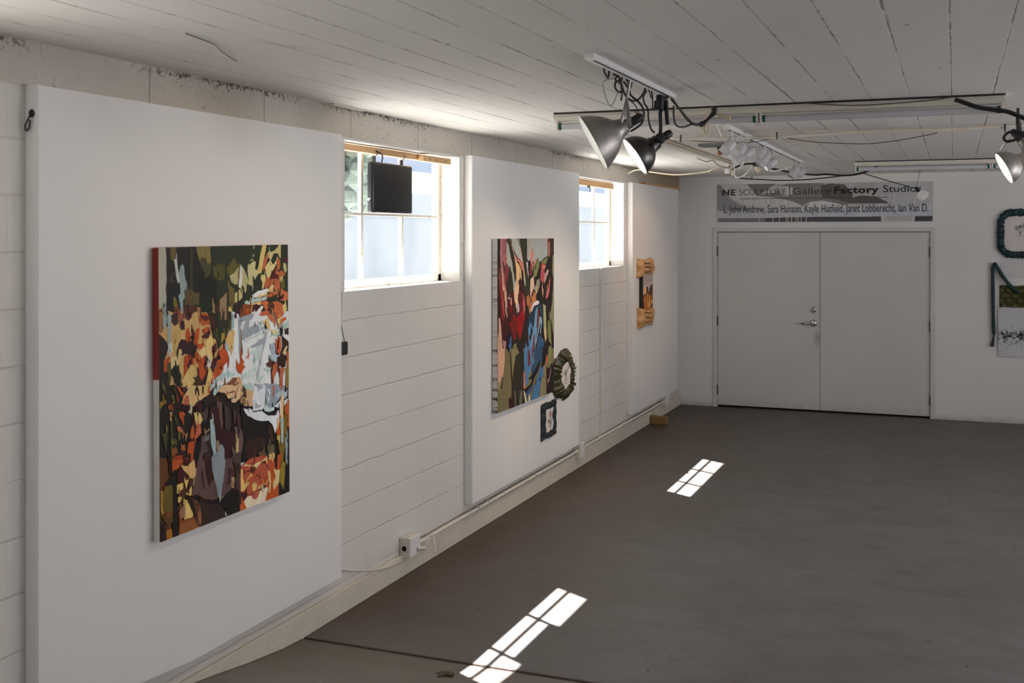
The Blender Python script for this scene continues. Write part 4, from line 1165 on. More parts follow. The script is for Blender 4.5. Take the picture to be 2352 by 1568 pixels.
sg = MB().tube([(X, cy-.01, cz-.05), (X, cy-.005, cz), (X, cy+.005, cz+.05)], .002, 6).tube([(X, cy-.006, cz-.01), (X, cy-.03, cz+.03), (X, cy-.02, cz+.05)], .002, 6).tube([(X, cy, cz+.01), (X, cy+.03, cz+.035), (X, cy+.045, cz+.07)], .0016, 6).tube([(X, cy-.03, cz+.03), (X, cy-.05, cz+.02), (X, cy-.035, cz+.005)], .0016, 6)
ft = MB().tube([(X, cy-.04, cz-.066), (X, cy-.02, cz-.060), (X, cy, cz-.068), (X, cy+.02, cz-.060)], .0016, 6)
adopt(ow, rf, cl, sg.build('stitched_flower', 'greent', smooth=True), ft.build('stitched_name_line', 'pinkt', smooth=True))
def soft_frame(Y0, Y1, Z0, Z1, wy, wz, x0, h, seed, name, m):
    rnd = random.Random(seed); b = MB(); ph = [rnd.uniform(0, 6) for _ in range(6)]
    C = [(Y0, Z0), (Y1, Z0), (Y1, Z1), (Y0, Z1)]
    per = []
    for (a, c) in zip(C, C[1:]+C[:1]):
        for k in range(30): t = k/30; per.append((a[0]+(c[0]-a[0])*t, a[1]+(c[1]-a[1])*t))
    n = len(per)
    def f(u, v):
        i = int(round(u*n)) % n; y, z = per[i]
        iy = min(max(y, Y0+wy), Y1-wy); iz = min(max(z, Z0+wz), Z1-wz)
        q = .004*math.sin(i*.35+ph[0])+.003*math.sin(i*.9+ph[1])
        yy = y+(iy-y)*v; zz = z+(iz-z)*v + q*(1-v)
        return V((x0+h*math.sin(PI*min(1, .06+v*.9))*(1+.12*math.sin(i*.6+ph[2])), yy, zz))
    return b.grid(n, 8, f, True).build(name, m, smooth=True)
tf = empty('teal_cloth_frame', (PT, 7.311, .565), 'small embroidery in dark teal cloth frame, low on the panel under the oval one', 'embroidery')
b1 = soft_frame(7.165, 7.457, .420, .710, .075, .062, PT+.002, .028, 6, 'padded_border', 'teal')
c1 = MB().grid(8, 12, lambda u, v: V((PT+.014+.004*math.sin(9*v+5*u), 7.235+.155*u+.006*math.sin(8*v), .462+.200*v))).build('white_cloth', 'cloth', smooth=True)
X = PT+.022
s1 = MB().tube([(X, 7.325, .50), (X, 7.315, .55), (X, 7.325, .60)], .002, 6).tube([(X, 7.315, .545), (X, 7.285, .57), (X, 7.275, .55)], .002, 6).tube([(X, 7.318, .53), (X, 7.345, .55), (X, 7.35, .58)], .0016, 6).build('stitched_stem', 'ink', smooth=True)
s2 = MB()
for k in range(5):
    a = k*1.26; s2.tube([(X, 7.325, .605), (X, 7.325+.022*math.cos(a+.4), .612+.022*math.sin(a+.4)), (X, 7.325+.022*math.cos(a-.4), .612+.022*math.sin(a-.4)), (X, 7.325, .605)], .0016, 6)
s3 = MB().tube([(X, 7.335, .495), (X, 7.345, .482), (X, 7.338, .474)], .002, 6).build('stitched_name_line', 'pinkt', smooth=True)
adopt(tf, b1, c1, s1, s3, s2.build('stitched_flower', 'pinkt', smooth=True))

# ------------------------------------------------------------------ sign over the doors
SX0, SX1, SZ0, SZ1 = .483, 2.930, 2.206, 2.652; SY = D-.012
sg = empty('gallery_sign', ((SX0+SX1)/2, D, (SZ0+SZ1)/2), 'long grey metal banner sign with black lettering above the double doors', 'sign')
sb = MB().box((SX0, SY, SZ0), (SX1, D-.0005, SZ1), .001).build('sign_board', 'sign')
sa = layered(SIGN_ART, [(SX0, SY, SZ1), (SX1, SY, SZ1), (SX1, SY, SZ0), (SX0, SY, SZ0)], (0, -1, 0), 'spaint', 'printed_pattern')
adopt(sg, sb, sa)
def px_x(c): return SX0 + (c-84)/(2230-84)*(SX1-SX0)
def word(txt, c0, c1, base, cap, bold=0, m='signtext', track=1.0):
    cu = bpy.data.curves.new('lettering', 'FONT'); cu.body = txt; cu.size = 1; cu.offset = bold; cu.extrude = .004; cu.space_character = track; cu.resolution_u = 6
    cu.materials.append(M[m]); o = bpy.data.objects.new('lettering', cu); COL.objects.link(o)
    bpy.context.view_layer.update(); bb = [V(c) for c in o.bound_box]
    x0 = min(c.x for c in bb); x1 = max(c.x for c in bb)
    cap_h = .729 if True else 1
    sxx = (px_x(c1)-px_x(c0))/(x1-x0); szz = (base-cap)*(SX1-SX0)/(2230-84)/cap_h
    z = SZ1 - (base-176)/(560-176)*(SZ1-SZ0)
    o.scale = (sxx, szz, .25); o.rotation_euler = (PI/2, 0, 0); o.location = (px_x(c0)-x0*sxx, SY-.0022, z)
    bpy.context.view_layer.update()
    me = bpy.data.meshes.new_from_object(o.evaluated_get(bpy.context.evaluated_depsgraph_get())); me.transform(o.matrix_world)
    me.materials.clear(); me.materials.append(M[m]); bpy.data.objects.remove(o)
    o = bpy.data.objects.new('lettering', me); COL.objects.link(o); adopt(sg, o); return o
word('NE', 136, 272, 286, 222, .030, track=1.15)
word('SCULPTURE', 313, 795, 286, 222, -.012, 'signgrey')
word('Gallery', 866, 1256, 284, 216, -.006, 'signgrey')
word('Factory', 1284, 1720, 278, 212, .042, track=1.12)
word('Studios', 1763, 2128, 274, 203, 0, 'signtext')
word('L. John Andrew, Sara Hanson, Kayle Hatfield, Janet Lobberecht, Ian Van D.', 148, 2190, 466, 383, 0, 'signgrey')
zb = lambda c: SZ1-(c-176)/(560-176)*(SZ1-SZ0)
adopt(sg, MB().box((px_x(832), SY-.0035, zb(300)), (px_x(839), SY-.001, zb(196))).build('divider_bar', 'signtext'))
for x, z in ((SX0+.014, SZ1-.014), (SX1-.014, SZ1-.014), (SX0+.014, SZ0+.014), (SX1-.014, SZ0+.014)):
    adopt(sg, MB().lathe([(0, .004), (.006, .003), (.007, 0)], (x, SY-.001, z), (0, -1, 0), 12).build('screw', 'steel', smooth=True))

# ------------------------------------------------------------------ cloth works on the end wall
rc = empty('ruched_frame_hanging', (3.86, D, 2.07), 'rounded dark teal ruched frame around an embroidered white cloth on the end wall', 'embroidery')
RX0, RX1, RZ0, RZ1, RR = 3.637, 4.13, 1.838, 2.296, .12
path = []
for (cx_, cz_, a0) in ((RX0+RR, RZ1-RR, PI/2), (RX0+RR, RZ0+RR, PI), (RX1-RR, RZ0+RR, 1.5*PI), (RX1-RR, RZ1-RR, 0)):
    for k in range(9): a = a0+PI/2*k/8; path.append((cx_+RR*math.cos(a), cz_+RR*math.sin(a)))
def resample(P, n):
    L = [0]
    for a, c in zip(P, P[1:]+P[:1]): L.append(L[-1]+math.hypot(c[0]-a[0], c[1]-a[1]))
    out = []
    for k in range(n):
        s = L[-1]*k/n; i = max(j for j in range(len(P)) if L[j] <= s); a, c = P[i], P[(i+1) % len(P)]; t = (s-L[i])/max(1e-6, L[i+1]-L[i]); out.append((a[0]+(c[0]-a[0])*t, a[1]+(c[1]-a[1])*t))
    return out
NP = 260; PP = resample(path, NP); rnd = random.Random(2); jit = [rnd.uniform(-1, 1) for _ in range(NP)]
def ruche(u, v):
    i = int(round(u*NP)) % NP; x, z = PP[i]; x2, z2 = PP[(i+1) % NP]; t = V((x2-x, z2-z)).normalized(); nx, nz = t.y, -t.x
    a = 2*PI*v; r = .037*(1+.05*math.sin(i*1.15)+.13*jit[i]+.06*math.sin(i*.31)+.05*math.sin(i*.77)+.07*math.sin(3*a+i*.9)); 
    return V((x+nx*r*math.cos(a), D-.030+.026*math.sin(a)*(1+.15*jit[i]), z+nz*r*math.cos(a)))
rb = MB().grid(NP, 13, ruche, True).build('ruched_border', 'tealv', smooth=True)
rcl = MB().prism([(x, D-.020, z) for x, z in PP[::6]], (0, .006, 0)).build('white_cloth', 'cloth')
fl = MB(); Y = D-.022
for (x, z, r, k) in ((3.802, 2.130, .020, 6), (3.868, 2.150, .024, 6), (3.835, 2.140, .014, 5)):
    for q in range(k):
        a = 2*PI*q/k; fl.tube([(x, Y, z), (x+r*math.cos(a+.45), Y, z+r*math.sin(a+.45)), (x+1.1*r*math.cos(a), Y, z+1.1*r*math.sin(a)), (x+r*math.cos(a-.45), Y, z+r*math.sin(a-.45)), (x, Y, z)], .0014, 6)
stm = MB()
for x in (3.803, 3.835, 3.866): stm.tube([(x, Y, 2.115), (3.837+(x-3.837)*.4, Y, 2.085), (3.838, Y, 2.055)], .0016, 6)
nm = MB()
for q in range(7): nm.tube([(3.800+q*.0115, Y, 2.040), (3.804+q*.0115, Y, 2.047), (3.808+q*.0115, Y, 2.039)], .0012, 6)
adopt(rc, rb, rcl, fl.build('stitched_petals', 'ink', smooth=True), stm.build('stitched_stems', 'greent', smooth=True), nm.build('stitched_name_line', 'pinkt', smooth=True))
tag(MB().grid(6, 10, lambda u, v: V((3.644+.50*u, D-.006-.003*math.sin(6*v), 1.585+.205*v+.004*math.sin(5*u)))).build('white_sheet', 'sheet', smooth=True), 'plain white sheet hanging between ruched teal frame and olive quilted bag', 'sheet')
qb = empty('quilted_bag_hanging', (3.86, D, 1.38), 'olive diamond-quilted bag with teal velvet strap and ink-printed cloth hanging below it', 'wall hanging')
BX0, BX1, BZ0, BZ1 = 3.628, 4.13, 1.262, 1.504
def quilt(u, v):
    x = BX0+(BX1-BX0)*u; z = BZ0+(BZ1-BZ0)*v; p = u*4.6+v*2.2; q = u*4.6-v*2.2
    h = (abs(math.sin(PI*p))*abs(math.sin(PI*(q+.35))))**.75
    e = min(1, 14*min(u, 1-u, v, 1-v)+.15)
    return V((x, D-.006-.050*(.15+.85*h)*e, z+.004*math.sin(14*u)))
qm = MB().grid(74, 44, quilt).build('quilted_panel', 'bagm', smooth=True)
st1 = MB()
def strap(pts, r): return MB().tube(pts, lambda t: r*(1+.05*math.sin(37*t)+.04*math.sin(91*t+1)+.03*math.sin(150*t)), 12)
s_ = strap([(3.569, D-.030, .975), (3.563, D-.031, 1.15), (3.560, D-.030, 1.40), (3.558, D-.030, 1.62), (3.560, D-.034, 1.70), (3.577, D-.040, 1.738), (3.600, D-.040, 1.705), (3.645, D-.045, 1.625), (3.700, D-.055, 1.545), (3.760, D-.060, 1.478), (3.830, D-.055, 1.425)], .0195).build('velvet_strap', 'tealv', smooth=True)
tl_ = MB().tube([(3.570, D-.030, .980), (3.566, D-.029, .940), (3.562, D-.028, .905), (3.556, D-.027, .862), (3.552, D-.026, .838)], lambda t: .010+.012*abs(t-.25)*1.3, 10).build('strap_end', 'teal', smooth=True)
kc = MB().grid(20, 30, lambda u, v: V((3.612+.50*u-.012*(1-u)*v*0+.012*(1-v)*0, D-.010-.008*math.sin(7*u+3*v)*(1-v)-.004, .728+.535*v))).build('printed_cloth', 'inkcloth', smooth=True)
adopt(qb, qm, s_, tl_, kc)

# ------------------------------------------------------------------ things at the windows
t = empty('window_board', (-.07, 5.1, 2.55), 'bare pine board across the top of the window that holds the black box', 'board', 'pine boards across the window tops')
adopt(t, MB().box((-.105, 4.62, 2.528), (-.066, 5.62, 2.566), .002).build('board', 'pine'))
t = empty('window_board', (-.05, 5.7, 2.55), 'short pine block at the end of the board above the black box', 'board', 'pine boards across the window tops')
bl_ = MB().box((-.062, 5.50, 2.520), (-.022, 5.86, 2.560), .003).build('block', 'pine'); nl = MB()
for y in (5.58, 5.66, 5.78): nl.cyl((-.023, y, 2.538), (-.019, y, 2.538), .004, 8)
adopt(t, bl_, nl.build('nail_heads', 'hinge'))
t = empty('window_board', (-.07, 8.8, 2.55), 'bare pine board across the top of the window by the corner panel', 'board', 'pine boards across the window tops')
adopt(t, MB().box((-.105, 8.11, 2.510), (-.066, 9.30, 2.566), .002).build('board', 'pine'), MB().box((-.066, 8.55, 2.485), (-.045, 8.575, 2.515), .003).tube([(-.05, 8.562, 2.49), (-.04, 8.562, 2.47), (-.05, 8.562, 2.455)], .004, 6).build('latch', 'hinge'))
bx_ = empty('black_box', (-.08, 5.205, 2.18), 'flat black metal box hanging in the window from a pine board', 'box')
bd_ = MB().box((-.102, 4.982, 2.180), (-.060, 5.436, 2.484), .016, 4).build('case', 'blackm', smooth=True)
tb = [MB().box((-.092, y-.008, 2.478), (-.074, y+.008, 2.516), .003).build('hanger_tab', 'black') for y in (5.03, 5.335)]
hw = [MB().tube([(-.083, y, 2.512), (-.072, y+.01, 2.522), (-.061, y+.012, 2.536), (-.0625, y, 2.552)], .0025, 8).build('hanger_wire', 'steel', smooth=True) for y in (5.03, 5.335)]
cdw = MB().tube([(-.075, 5.10, 2.482), (-.068, 5.10, 2.512), (-.060, 5.075, 2.532), (-.061, 5.02, 2.545)], .004, 8).build('cable', 'cord', smooth=True)
kn = MB().lathe([(0, .012), (.008, .011), (.012, .004), (.012, 0)], (-.082, 4.982, 2.262), (0, -1, 0), 16).build('side_bolt', 'chrome', smooth=True)
dn = [MB().sphere((-.060, y, z), .007, 2, (.4, 1, 1)).build('rivet', 'blackm', smooth=True) for y in (5.05, 5.15, 5.25, 5.36) for z in (2.192, 2.470)]
adopt(bx_, bd_, *tb, *hw, cdw, kn, *dn)
pl = empty('switch_plug', (.02, 4.58, 1.40), 'black plug hanging on a thin cord beside the edge of the panel under the window', 'plug')
adopt(pl, MB().box((.008, 4.545, 1.400), (.034, 4.600, 1.472), .006).build('plug_body', 'black'), MB().tube([(.020, 4.585, 1.470), (.010, 4.572, 1.56), (.006, 4.578, 1.66), (.004, 4.582, 1.742)], .0022, 6).build('cord', 'cord', smooth=True))

# ------------------------------------------------------------------ conduit, boxes and cords along the wall foot
cz_ = .166
b = MB()
b.tube([(.045, 5.30, cz_-.004), (.045, 8.02, cz_)], .0125, 12, False).tube([(.045, 8.12, cz_+.004), (.045, 10.74, cz_+.004)], .0125, 12, False)
cn = empty('wall_conduit', (.045, 8, cz_), 'painted conduit running along the block wall just above the floor', 'conduit')
cp = []
for y in (6.12, 6.28, 7.1, 8.60, 9.30, 9.95, 10.4): cp.append(MB().tube([(.022, y, cz_+.012), (.045, y, cz_+.0155), (.060, y, cz_), (.045, y, cz_-.015), (.024, y, cz_-.030)], .004, 8).build('pipe_strap', 'offw', smooth=True))
adopt(cn, b.build('pipe', 'offw', smooth=True), *cp)
def outlet(y0, y1, z0, z1, label, big):
    o = empty('outlet_box', (.03, (y0+y1)/2, (z0+z1)/2), label, 'outlet box', 'outlet boxes along the wall foot')
    ps = [MB().box((.004, y0, z0), (.068, y1, z1), .004).build('box', 'offw'), MB().box((.068, y0+.004, z0+.004), (.074, y1-.004, z1-.004), .002).build('cover_plate', 'white')]
    yc, zc = (y0+y1)/2, (z0+z1)/2
    for dz in (-.026, .026): ps.append(MB().lathe([(0, .002), (.015, .0015), (.016, 0)], (.0738, yc, zc+dz), (1, 0, 0), 16).build('socket', 'offw' if not big else 'white', smooth=True))
    if big: ps.append(MB().lathe([(0, .001), (.016, .001), (.0165, 0)], (.034, y0, zc-.004), (0, -1, 0), 24).build('knockout_hole', 'dark'))
    adopt(o, *ps); return o
outlet(5.175, 5.30, .112, .232, 'white outlet box with a black round knockout under the window with black box', True)
outlet(8.02, 8.12, .100, .236, 'white outlet box at the bottom corner of the middle panel', False)
outlet(10.74, 10.85, .112, .232, 'white outlet box below the corner panel', False)
pg = empty('plugged_cord', (.08, 5.33, .14), 'white plug with a looped cord beside the outlet box', 'cord')
adopt(pg, MB().cyl((.075, 5.262, .146), (.112, 5.285, .146), .013, 12).build('plug', 'offw', smooth=True), MB().tube([(.110, 5.285, .146), (.135, 5.32, .13), (.145, 5.36, .105), (.10, 5.42, .15), (.062, 5.47, .178), (.06, 5.44, .170), (.066, 5.38, .14), (.064, 5.34, .12)], .0035, 8).build('cable', 'offw', smooth=True))
tag(MB().tube([(.030, 5.185, .120), (.028, 5.10, .104), (.028, 4.92, .128), (.014, 4.73, .178), (.010, 4.58, .232), (.010, 4.506, .262)], .005, 8).build('loose_cord', 'offw', smooth=True), 'white cord sagging along the block wall from the outlet box to the panel', 'cord')
tag(MB().box((.001, 8.708, .022), (.020, 8.738, SILL-.002), .004).build('cable_raceway', 'offw'), 'thin upright white raceway under the window by the corner panel', 'raceway')
wb = MB().prism([(.03, 10.24, .0), (.225, 10.20, .0), (.225, 10.26, .0), (.03, 10.31, .0)], (0, 0, .088)); bmesh.ops.bevel(wb.bm, geom=list(wb.bm.edges), offset=.004, segments=1, affect='EDGES')
tag(wb.build('wood_block', 'wood'), 'small brown block of timber on the floor at the foot of the wall', 'wood block')
lf = MB()
for k, (x, y, a) in enumerate(((.905, 4.06, .3), (.93, 4.075, 1.4), (.945, 4.055, 2.6), (.92, 4.04, 4.0), (.955, 4.07, 5.2))):
    q = lambda u, v, x=x, y=y, a=a: V((x+(u-.5)*.045*math.cos(a)-(v-.5)*.022*math.sin(a)*math.sin(PI*u), y+(u-.5)*.045*math.sin(a)+(v-.5)*.022*math.cos(a)*math.sin(PI*u), floor_z(y)+.003+.010*abs(v-.5)+.004*math.sin(3*u+k)))
    lf.grid(7, 5, q)
tag(lf.build('dry_leaves', 'leaf', smooth=True), 'little cluster of dry leaves on the floor beside the joint', 'leaves')

# ------------------------------------------------------------------ fluorescent strips
def strip(x0, x1, yf, label, mid):
    o = empty('fluorescent_light', ((x0+x1)/2, yf+.055, CH), label, 'fluorescent light', 'bare fluorescent strips on the ceiling')
    h = MB().prism([(x0, yf, CH-.001), (x0, yf, CH-.026), (x0, yf+.012, CH-.044), (x0, yf+.100, CH-.044), (x0, yf+.112, CH-.026), (x0, yf+.112, CH-.001)], (x1-x0, 0, 0))
    ps = [h.build('housing', 'offw')]
    segs = [(x0, mid), (mid, x1)]
    for a, c in segs:
        ps.append(MB().cyl((a+.022, yf+.056, CH-.072), (c-.022, yf+.056, CH-.072), .019, 18).build('tube', 'tube', smooth=True))
        for x, s in ((a+.004, 1), (c-.004, -1)):
            lx = sorted((x, x+s*.012)); ps.append(MB().box((lx[0], yf+.030, CH-.098), (lx[1], yf+.082, CH-.040), .003).build('lampholder', 'offw'))
            e = sorted((x+s*.012, x+s*.030)); ps.append(MB().cyl((e[0], yf+.056, CH-.072), (e[1], yf+.056, CH-.072), .0195, 16).build('tube_cap', 'green', smooth=True))
    adopt(o, *ps)
strip(.985, 3.395, 5.215, 'long bare fluorescent strip spanning the ceiling in front of the small track spotlights', 2.165)
strip(2.263, 4.70, 9.55, 'bare fluorescent strip on the ceiling near the doors, above the sign', 3.48)

# ------------------------------------------------------------------ lamps
def clamp_lamp(name, rim, d, R, prof, label, outer, lit=True, energy=20, color=(1, .84, .66), amber=False, fixture=None, sock=.07):
    rim = V(rim); d = V(d).normalized()
    o = empty(name, rim, label, 'clamp lamp', 'clip-on work lamps under the ceiling')
    P = [(R+.005, .001), (R+.005, -.001)] + [(r, -h) for r, h in prof]
    ps = [MB().lathe(P, rim, d, 40).build('reflector', outer, smooth=True)]
    ps.append(MB().lathe([(R+.004, .0012)] + [(max(r-.002, .002), -h+.0005) for r, h in prof], rim, d, 40).build('reflector_lining', 'inner', smooth=True))
    hb = prof[-1][1]
    ps.append(MB().lathe([(0, -hb+.004), (.024, -hb), (.024, -hb-.022), (.020, -hb-.024), (.020, -hb-sock), (.013, -hb-sock-.014), (.0, -hb-sock-.016)], rim, d, 20).build('socket', 'black', smooth=True))
    ps.append(MB().lathe([(0, -.012), (.026, -.016), (.042, -.032), (.046, -.050), (.036, -.074), (.018, -.092), (.014, -hb)], rim, d, 24).build('bulb', ('warmbulb' if amber else 'bulb') if lit else 'inner', smooth=True))
    adopt(o, *ps)
    if fixture: adopt(o, *fixture)
    if lit:
        L = lamp('lamp_light', 'SPOT', rim+d*.012, energy, color, d, spot_size=math.radians(96), spot_blend=.95, shadow_soft_size=.035); bpy.context.view_layer.update(); adopt(o, L)
    return o
BELL = [(.131, .0), (.122, .022), (.108, .050), (.092, .076), (.072, .100), (.054, .116), (.044, .130), (.038, .150), (.034, .165)]
DOME = [(.100, .0), (.0985, .012), (.094, .030), (.085, .052), (.070, .072), (.052, .088), (.040, .097), (.036, .112), (.033, .135)]
D1 = (-.82, -.35, -.49); r1 = V((1.660, 4.05, 2.455)); b1_ = r1 - V(D1).normalized()*.20
fx1 = [MB().tube(CAB['bail'], .0022, 8).build('bail_wire', 'steel', smooth=True)]
cl1 = MB().tube([(1.800, 4.10, 2.645), (1.800, 4.08, 2.61), (1.795, 4.06, 2.575), (1.790, 4.05, 2.54)], .007, 8).tube([(1.802, 4.09, 2.645), (1.812, 4.06, 2.60), (1.822, 4.04, 2.54), (1.828, 4.03, 2.515)], .005, 8).tube([(1.802, 4.09, 2.645), (1.820, 4.06, 2.60), (1.834, 4.04, 2.54), (1.838, 4.03, 2.515)], .005, 8).tube([b1_, (1.80, 4.06, 2.575), (1.800, 4.09, 2.64), (1.815, 4.10, 2.73)], .006, 8)
fx1.append(cl1.build('spring_clamp', 'steel', smooth=True))
clamp_lamp('clamp_lamp', r1, D1, .131, BELL, 'battered silver bell-shaped clamp lamp hanging from the track, next to the dark one', 'tin', energy=E1, fixture=fx1)
D2 = (-.75, -.39, -.57); r2 = V((1.691, 4.55, 2.432)); n2 = r2 - V(D2).normalized()*.16
cl2 = MB().tube([n2, (1.812, 4.58, 2.545), (1.816, 4.57, 2.58), (1.817, 4.56, 2.64), (1.820, 4.60, 2.70), (1.832, 4.63, 2.724)], .009, 8)
cl2.box((1.800, 4.54, 2.655), (1.832, 4.62, 2.7265), .006).tube([(1.835, 4.60, 2.70), (1.842, 4.58, 2.65), (1.850, 4.57, 2.585)], .010, 8).tube([(1.795, 4.56, 2.70), (1.792, 4.56, 2.655)], .009, 8, False).box((1.80, 4.55, 2.515), (1.862, 4.565, 2.522)).sphere((1.812, 4.57, 2.52), .026, 2)
clamp_lamp('clamp_lamp', r2, D2, .100, DOME, 'dark round clamp lamp on a black clamp beside the battered silver lamp', 'darktin', energy=E2, fixture=[cl2.build('black_clamp', 'black', smooth=True)])
D3 = (-.87, -.12, -.46); r3 = V((3.436, 6.20, 2.442)); n3 = r3 - V(D3).normalized()*.15
cl3 = MB().tube([n3, (3.56, 6.2, 2.53), (3.53, 6.2, 2.58), (3.50, 6.18, 2.62)], .006, 8).tube([(3.40, 6.2, 2.53), (3.44, 6.2, 2.60), (3.47, 6.18, 2.66)], .002, 6).tube([(3.54, 6.2, 2.54), (3.51, 6.2, 2.62), (3.50, 6.2, 2.72)], .003, 6)
clamp_lamp('clamp_lamp', r3, D3, .098, DOME, 'silver clamp lamp above the teal ruched frame, lit and turned away from it', 'tin', energy=E3, color=(.9, .95, 1), fixture=[cl3.build('spring_clamp', 'steel', smooth=True)])
D4 = (.55, -.25, -.60); r4 = V((3.60, 5.75, 2.47)); n4 = r4 - V(D4).normalized()*.15
cl4 = MB().tube([n4, (3.50, 5.8, 2.64), (3.49, 5.8, 2.70), (3.49, 5.8, 2.745)], .008, 8)
clamp_lamp('clamp_lamp', r4, D4, .098, DOME, 'clamp lamp with amber glow hanging just beyond the black cable loop', 'tin', energy=E3*.4, amber=True, fixture=[cl4.build('spring_clamp', 'black', smooth=True)])
D5 = (.50, .50, -.70); r5 = V((2.842, 11.03, 2.462)); n5 = r5-V(D5).normalized()*.1
cl5 = MB().tube([n5, (2.77, 10.98, 2.56), (2.785, 11.0, 2.62), (2.805, 11.0, 2.70), (2.812, 11.0, 2.735)], .004, 8).box((2.795, 10.99, 2.725), (2.83, 11.01, 2.748), .002).tube([(2.79, 11, 2.76-.012), (2.812, 11, 2.722), (2.84, 11, 2.748)], .006, 6)
clamp_lamp('clamp_lamp', r5, D5, .074, [(.074, 0), (.073, .012), (.068, .030), (.058, .048), (.042, .062), (.030, .070), (.026, .085)], 'small white clamp lamp hanging unlit in front of the sign', 'white', lit=False, fixture=[cl5.build('spring_clip', 'steel', smooth=True)], sock=.04)
# tracks
def track(y0, y1, x0, x1, h, label):
    o = empty('lighting_track', ((x0+x1)/2, (y0+y1)/2, CH), label, 'lighting track', 'white lighting tracks on the ceiling')
    b = MB().box((x0, y0, CH-h), (x0+.010, y1, CH-.0005), .0015).box((x1-.010, y0, CH-h), (x1, y1, CH-.0005), .0015).box((x0+.008, y0+.002, CH-.008), (x1-.008, y1-.002, CH-.0005))
    lip = MB().box((x0+.010, y0+.04, CH-h+.004), (x1-.010, y1-.02, CH-h+.008))
    adopt(o, b.build('rail', 'white'), lip.build('slot', 'black'), MB().box((x0-.001, y0-.004, CH-h-.001), (x1+.001, y0+.04, CH-.0005), .002).build('end_cap', 'white'))
track(3.54, 4.72, 1.812, 1.852, .022, 'short white lighting track with the two clamp lamps and tangled black cables')
track(6.13, 9.32, 1.775, 1.815, .028, 'long white lighting track carrying the row of small white spotlights')
def spot(y, c, d, label, lit=0, barn=False, R=.036, L=.105, color=(1, .76, .52)):
    c = V(c); d = V(d).normalized(); o = empty('track_spotlight', (1.795, y, CH-.028), label, 'spotlight', 'small white spotlights on the long track')
    ps = [MB().box((1.780, y-.030, CH-.068), (1.810, y+.030, CH-.029), .004).build('track_adapter', 'spotw')]
    side = d.cross(V((0, 0, 1))).normalized()*(R+.006); top = V((1.795, y, CH-.066))
    ps.append(MB().tube([top, top+side*.9+V((0, 0, -.012)), c+side+V((0, 0, .012)), c+side], .0045, 8, False).build('yoke_arm', 'spotw', smooth=True))
    ps.append(MB().tube([top+V((.012, 0, 0)), top+V((.03, .01, -.02)), c-d*(L*.5+.02)+V((.01, 0, .02)), c-d*L*.48], .003, 8).build('lead_wire', 'spotw', smooth=True))
    ps.append(MB().lathe([(0, -L/2), (R*.8, -L/2), (R, -L/2+.012), (R, .004), (R+.0015, .006), (R+.0015, .012), (R, .014), (R, L/2), (R-.003, L/2), (R-.004, L/2-.012), (0, L/2-.013)], c, d, 28).build('lamp_can', 'spotw', smooth=True))
    ps.append(MB().lathe([(0, .001), (R-.006, .0)], c+d*(L/2-.011), d, 24).build('lens', 'bulb' if lit else 'chrome'))
    ps.append(MB().cyl(c+side*.85, c+side*1.15, .007, 10).build('pivot_knob', 'spotw', smooth=True))
    if barn:
        up = d.cross(side).normalized(); s = side.normalized(); tip = c+d*L/2
        for v_, w_ in ((up, s), (-up, s), (s, up), (-s, up)):
            a = tip+v_*R-w_*.032; b = tip+v_*R+w_*.032; e = v_*.022+d*.055
            ps.append(MB().prism([a, b, b+e, a+e], v_*.0012).build('barn_door', 'spotw'))
    adopt(o, *ps)
    if lit:
        Lg = lamp('spot_light', 'SPOT', c+d*(L/2+.012), lit, color, d, spot_size=math.radians(60), spot_blend=.7, shadow_soft_size=.03); bpy.context.view_layer.update(); adopt(o, Lg)
spot(6.234, (1.775, 6.25, 2.618), (-.52, -.12, -.62), 'large plain white spotlight at the end of the long track beside the grey ceiling plate')
spot(6.532, (1.785, 6.56, 2.622), (-.50, -.10, -.66), 'second white spotlight from the grey ceiling plate end of the long track')
spot(6.964, (1.760, 6.93, 2.630), (-.62, -.30, -.50), 'white spotlight with open barn-door flaps, third along the track', lit=S1, barn=True)
spot(7.10, (1.812, 7.12, 2.640), (-.55, .15, -.60), 'fourth white spotlight, tilted just behind the barn-door one', lit=S1)
spot(7.392, (1.788, 7.42, 2.615), (-.45, -.25, -.75), 'fifth white spotlight, with a curled lead, in the middle of the track')
spot(7.771, (1.782, 7.78, 2.618), (-.72, -.22, -.55), 'white spotlight with its lit face showing, sixth along the track', lit=S2)
spot(8.946, (1.786, 8.95, 2.620), (-.45, -.25, -.80), 'white spotlight near the end of the track by the doors, facing down')
spot(9.213, (1.805, 9.22, 2.632), (-.70, .25, -.42), 'last white spotlight on the track, with an amber glow, by the doors', lit=S3, color=(1, .62, .32))

# ------------------------------------------------------------------ cables and ceiling fittings
def cable(key, r, m, label, cat='cable', name='cable', group=None):
    ks = key if isinstance(key, tuple) else (key,); b = MB()
    for k in ks: b.tube(CAB[k], r, 8)
    return tag(b.build(name, m, smooth=True), label, cat, group)
G = 'cables tangled on the short track'
cable('loop_a', .0045, 'cord', 'thin black cable loop at the free end of the short track', group=G)
cable(('loop_b', 'loop_c'), .0045, 'cord', 'black cable looped over the short track above the silver lamp', group=G)
cable('coil', .0045, 'cord', 'black cable coil dangling above the silver lamp', group=G)
cable('loop_d', .0050, 'cord', 'fat black cable loop hung over the middle of the short track', group=G)
cable('long', .0050, 'cord', 'black cable sagging along under the short track', group=G)
cable('tolamp2', .0050, 'cord', 'black cable curving down from the coil to the socket between the two clamp lamps', group=G)
cable('tolamp2b', .0045, 'cord', 'black cable dropping from the short track to the dark clamp lamp', group=G)
cable('drop', .0040, 'cord', 'short straight black cable dropping to the silver lamp clamp', group=G)
cable(('curl', 'small'), .0035, 'cord', 'thin black curl of cable beside the black clamp', group=G)
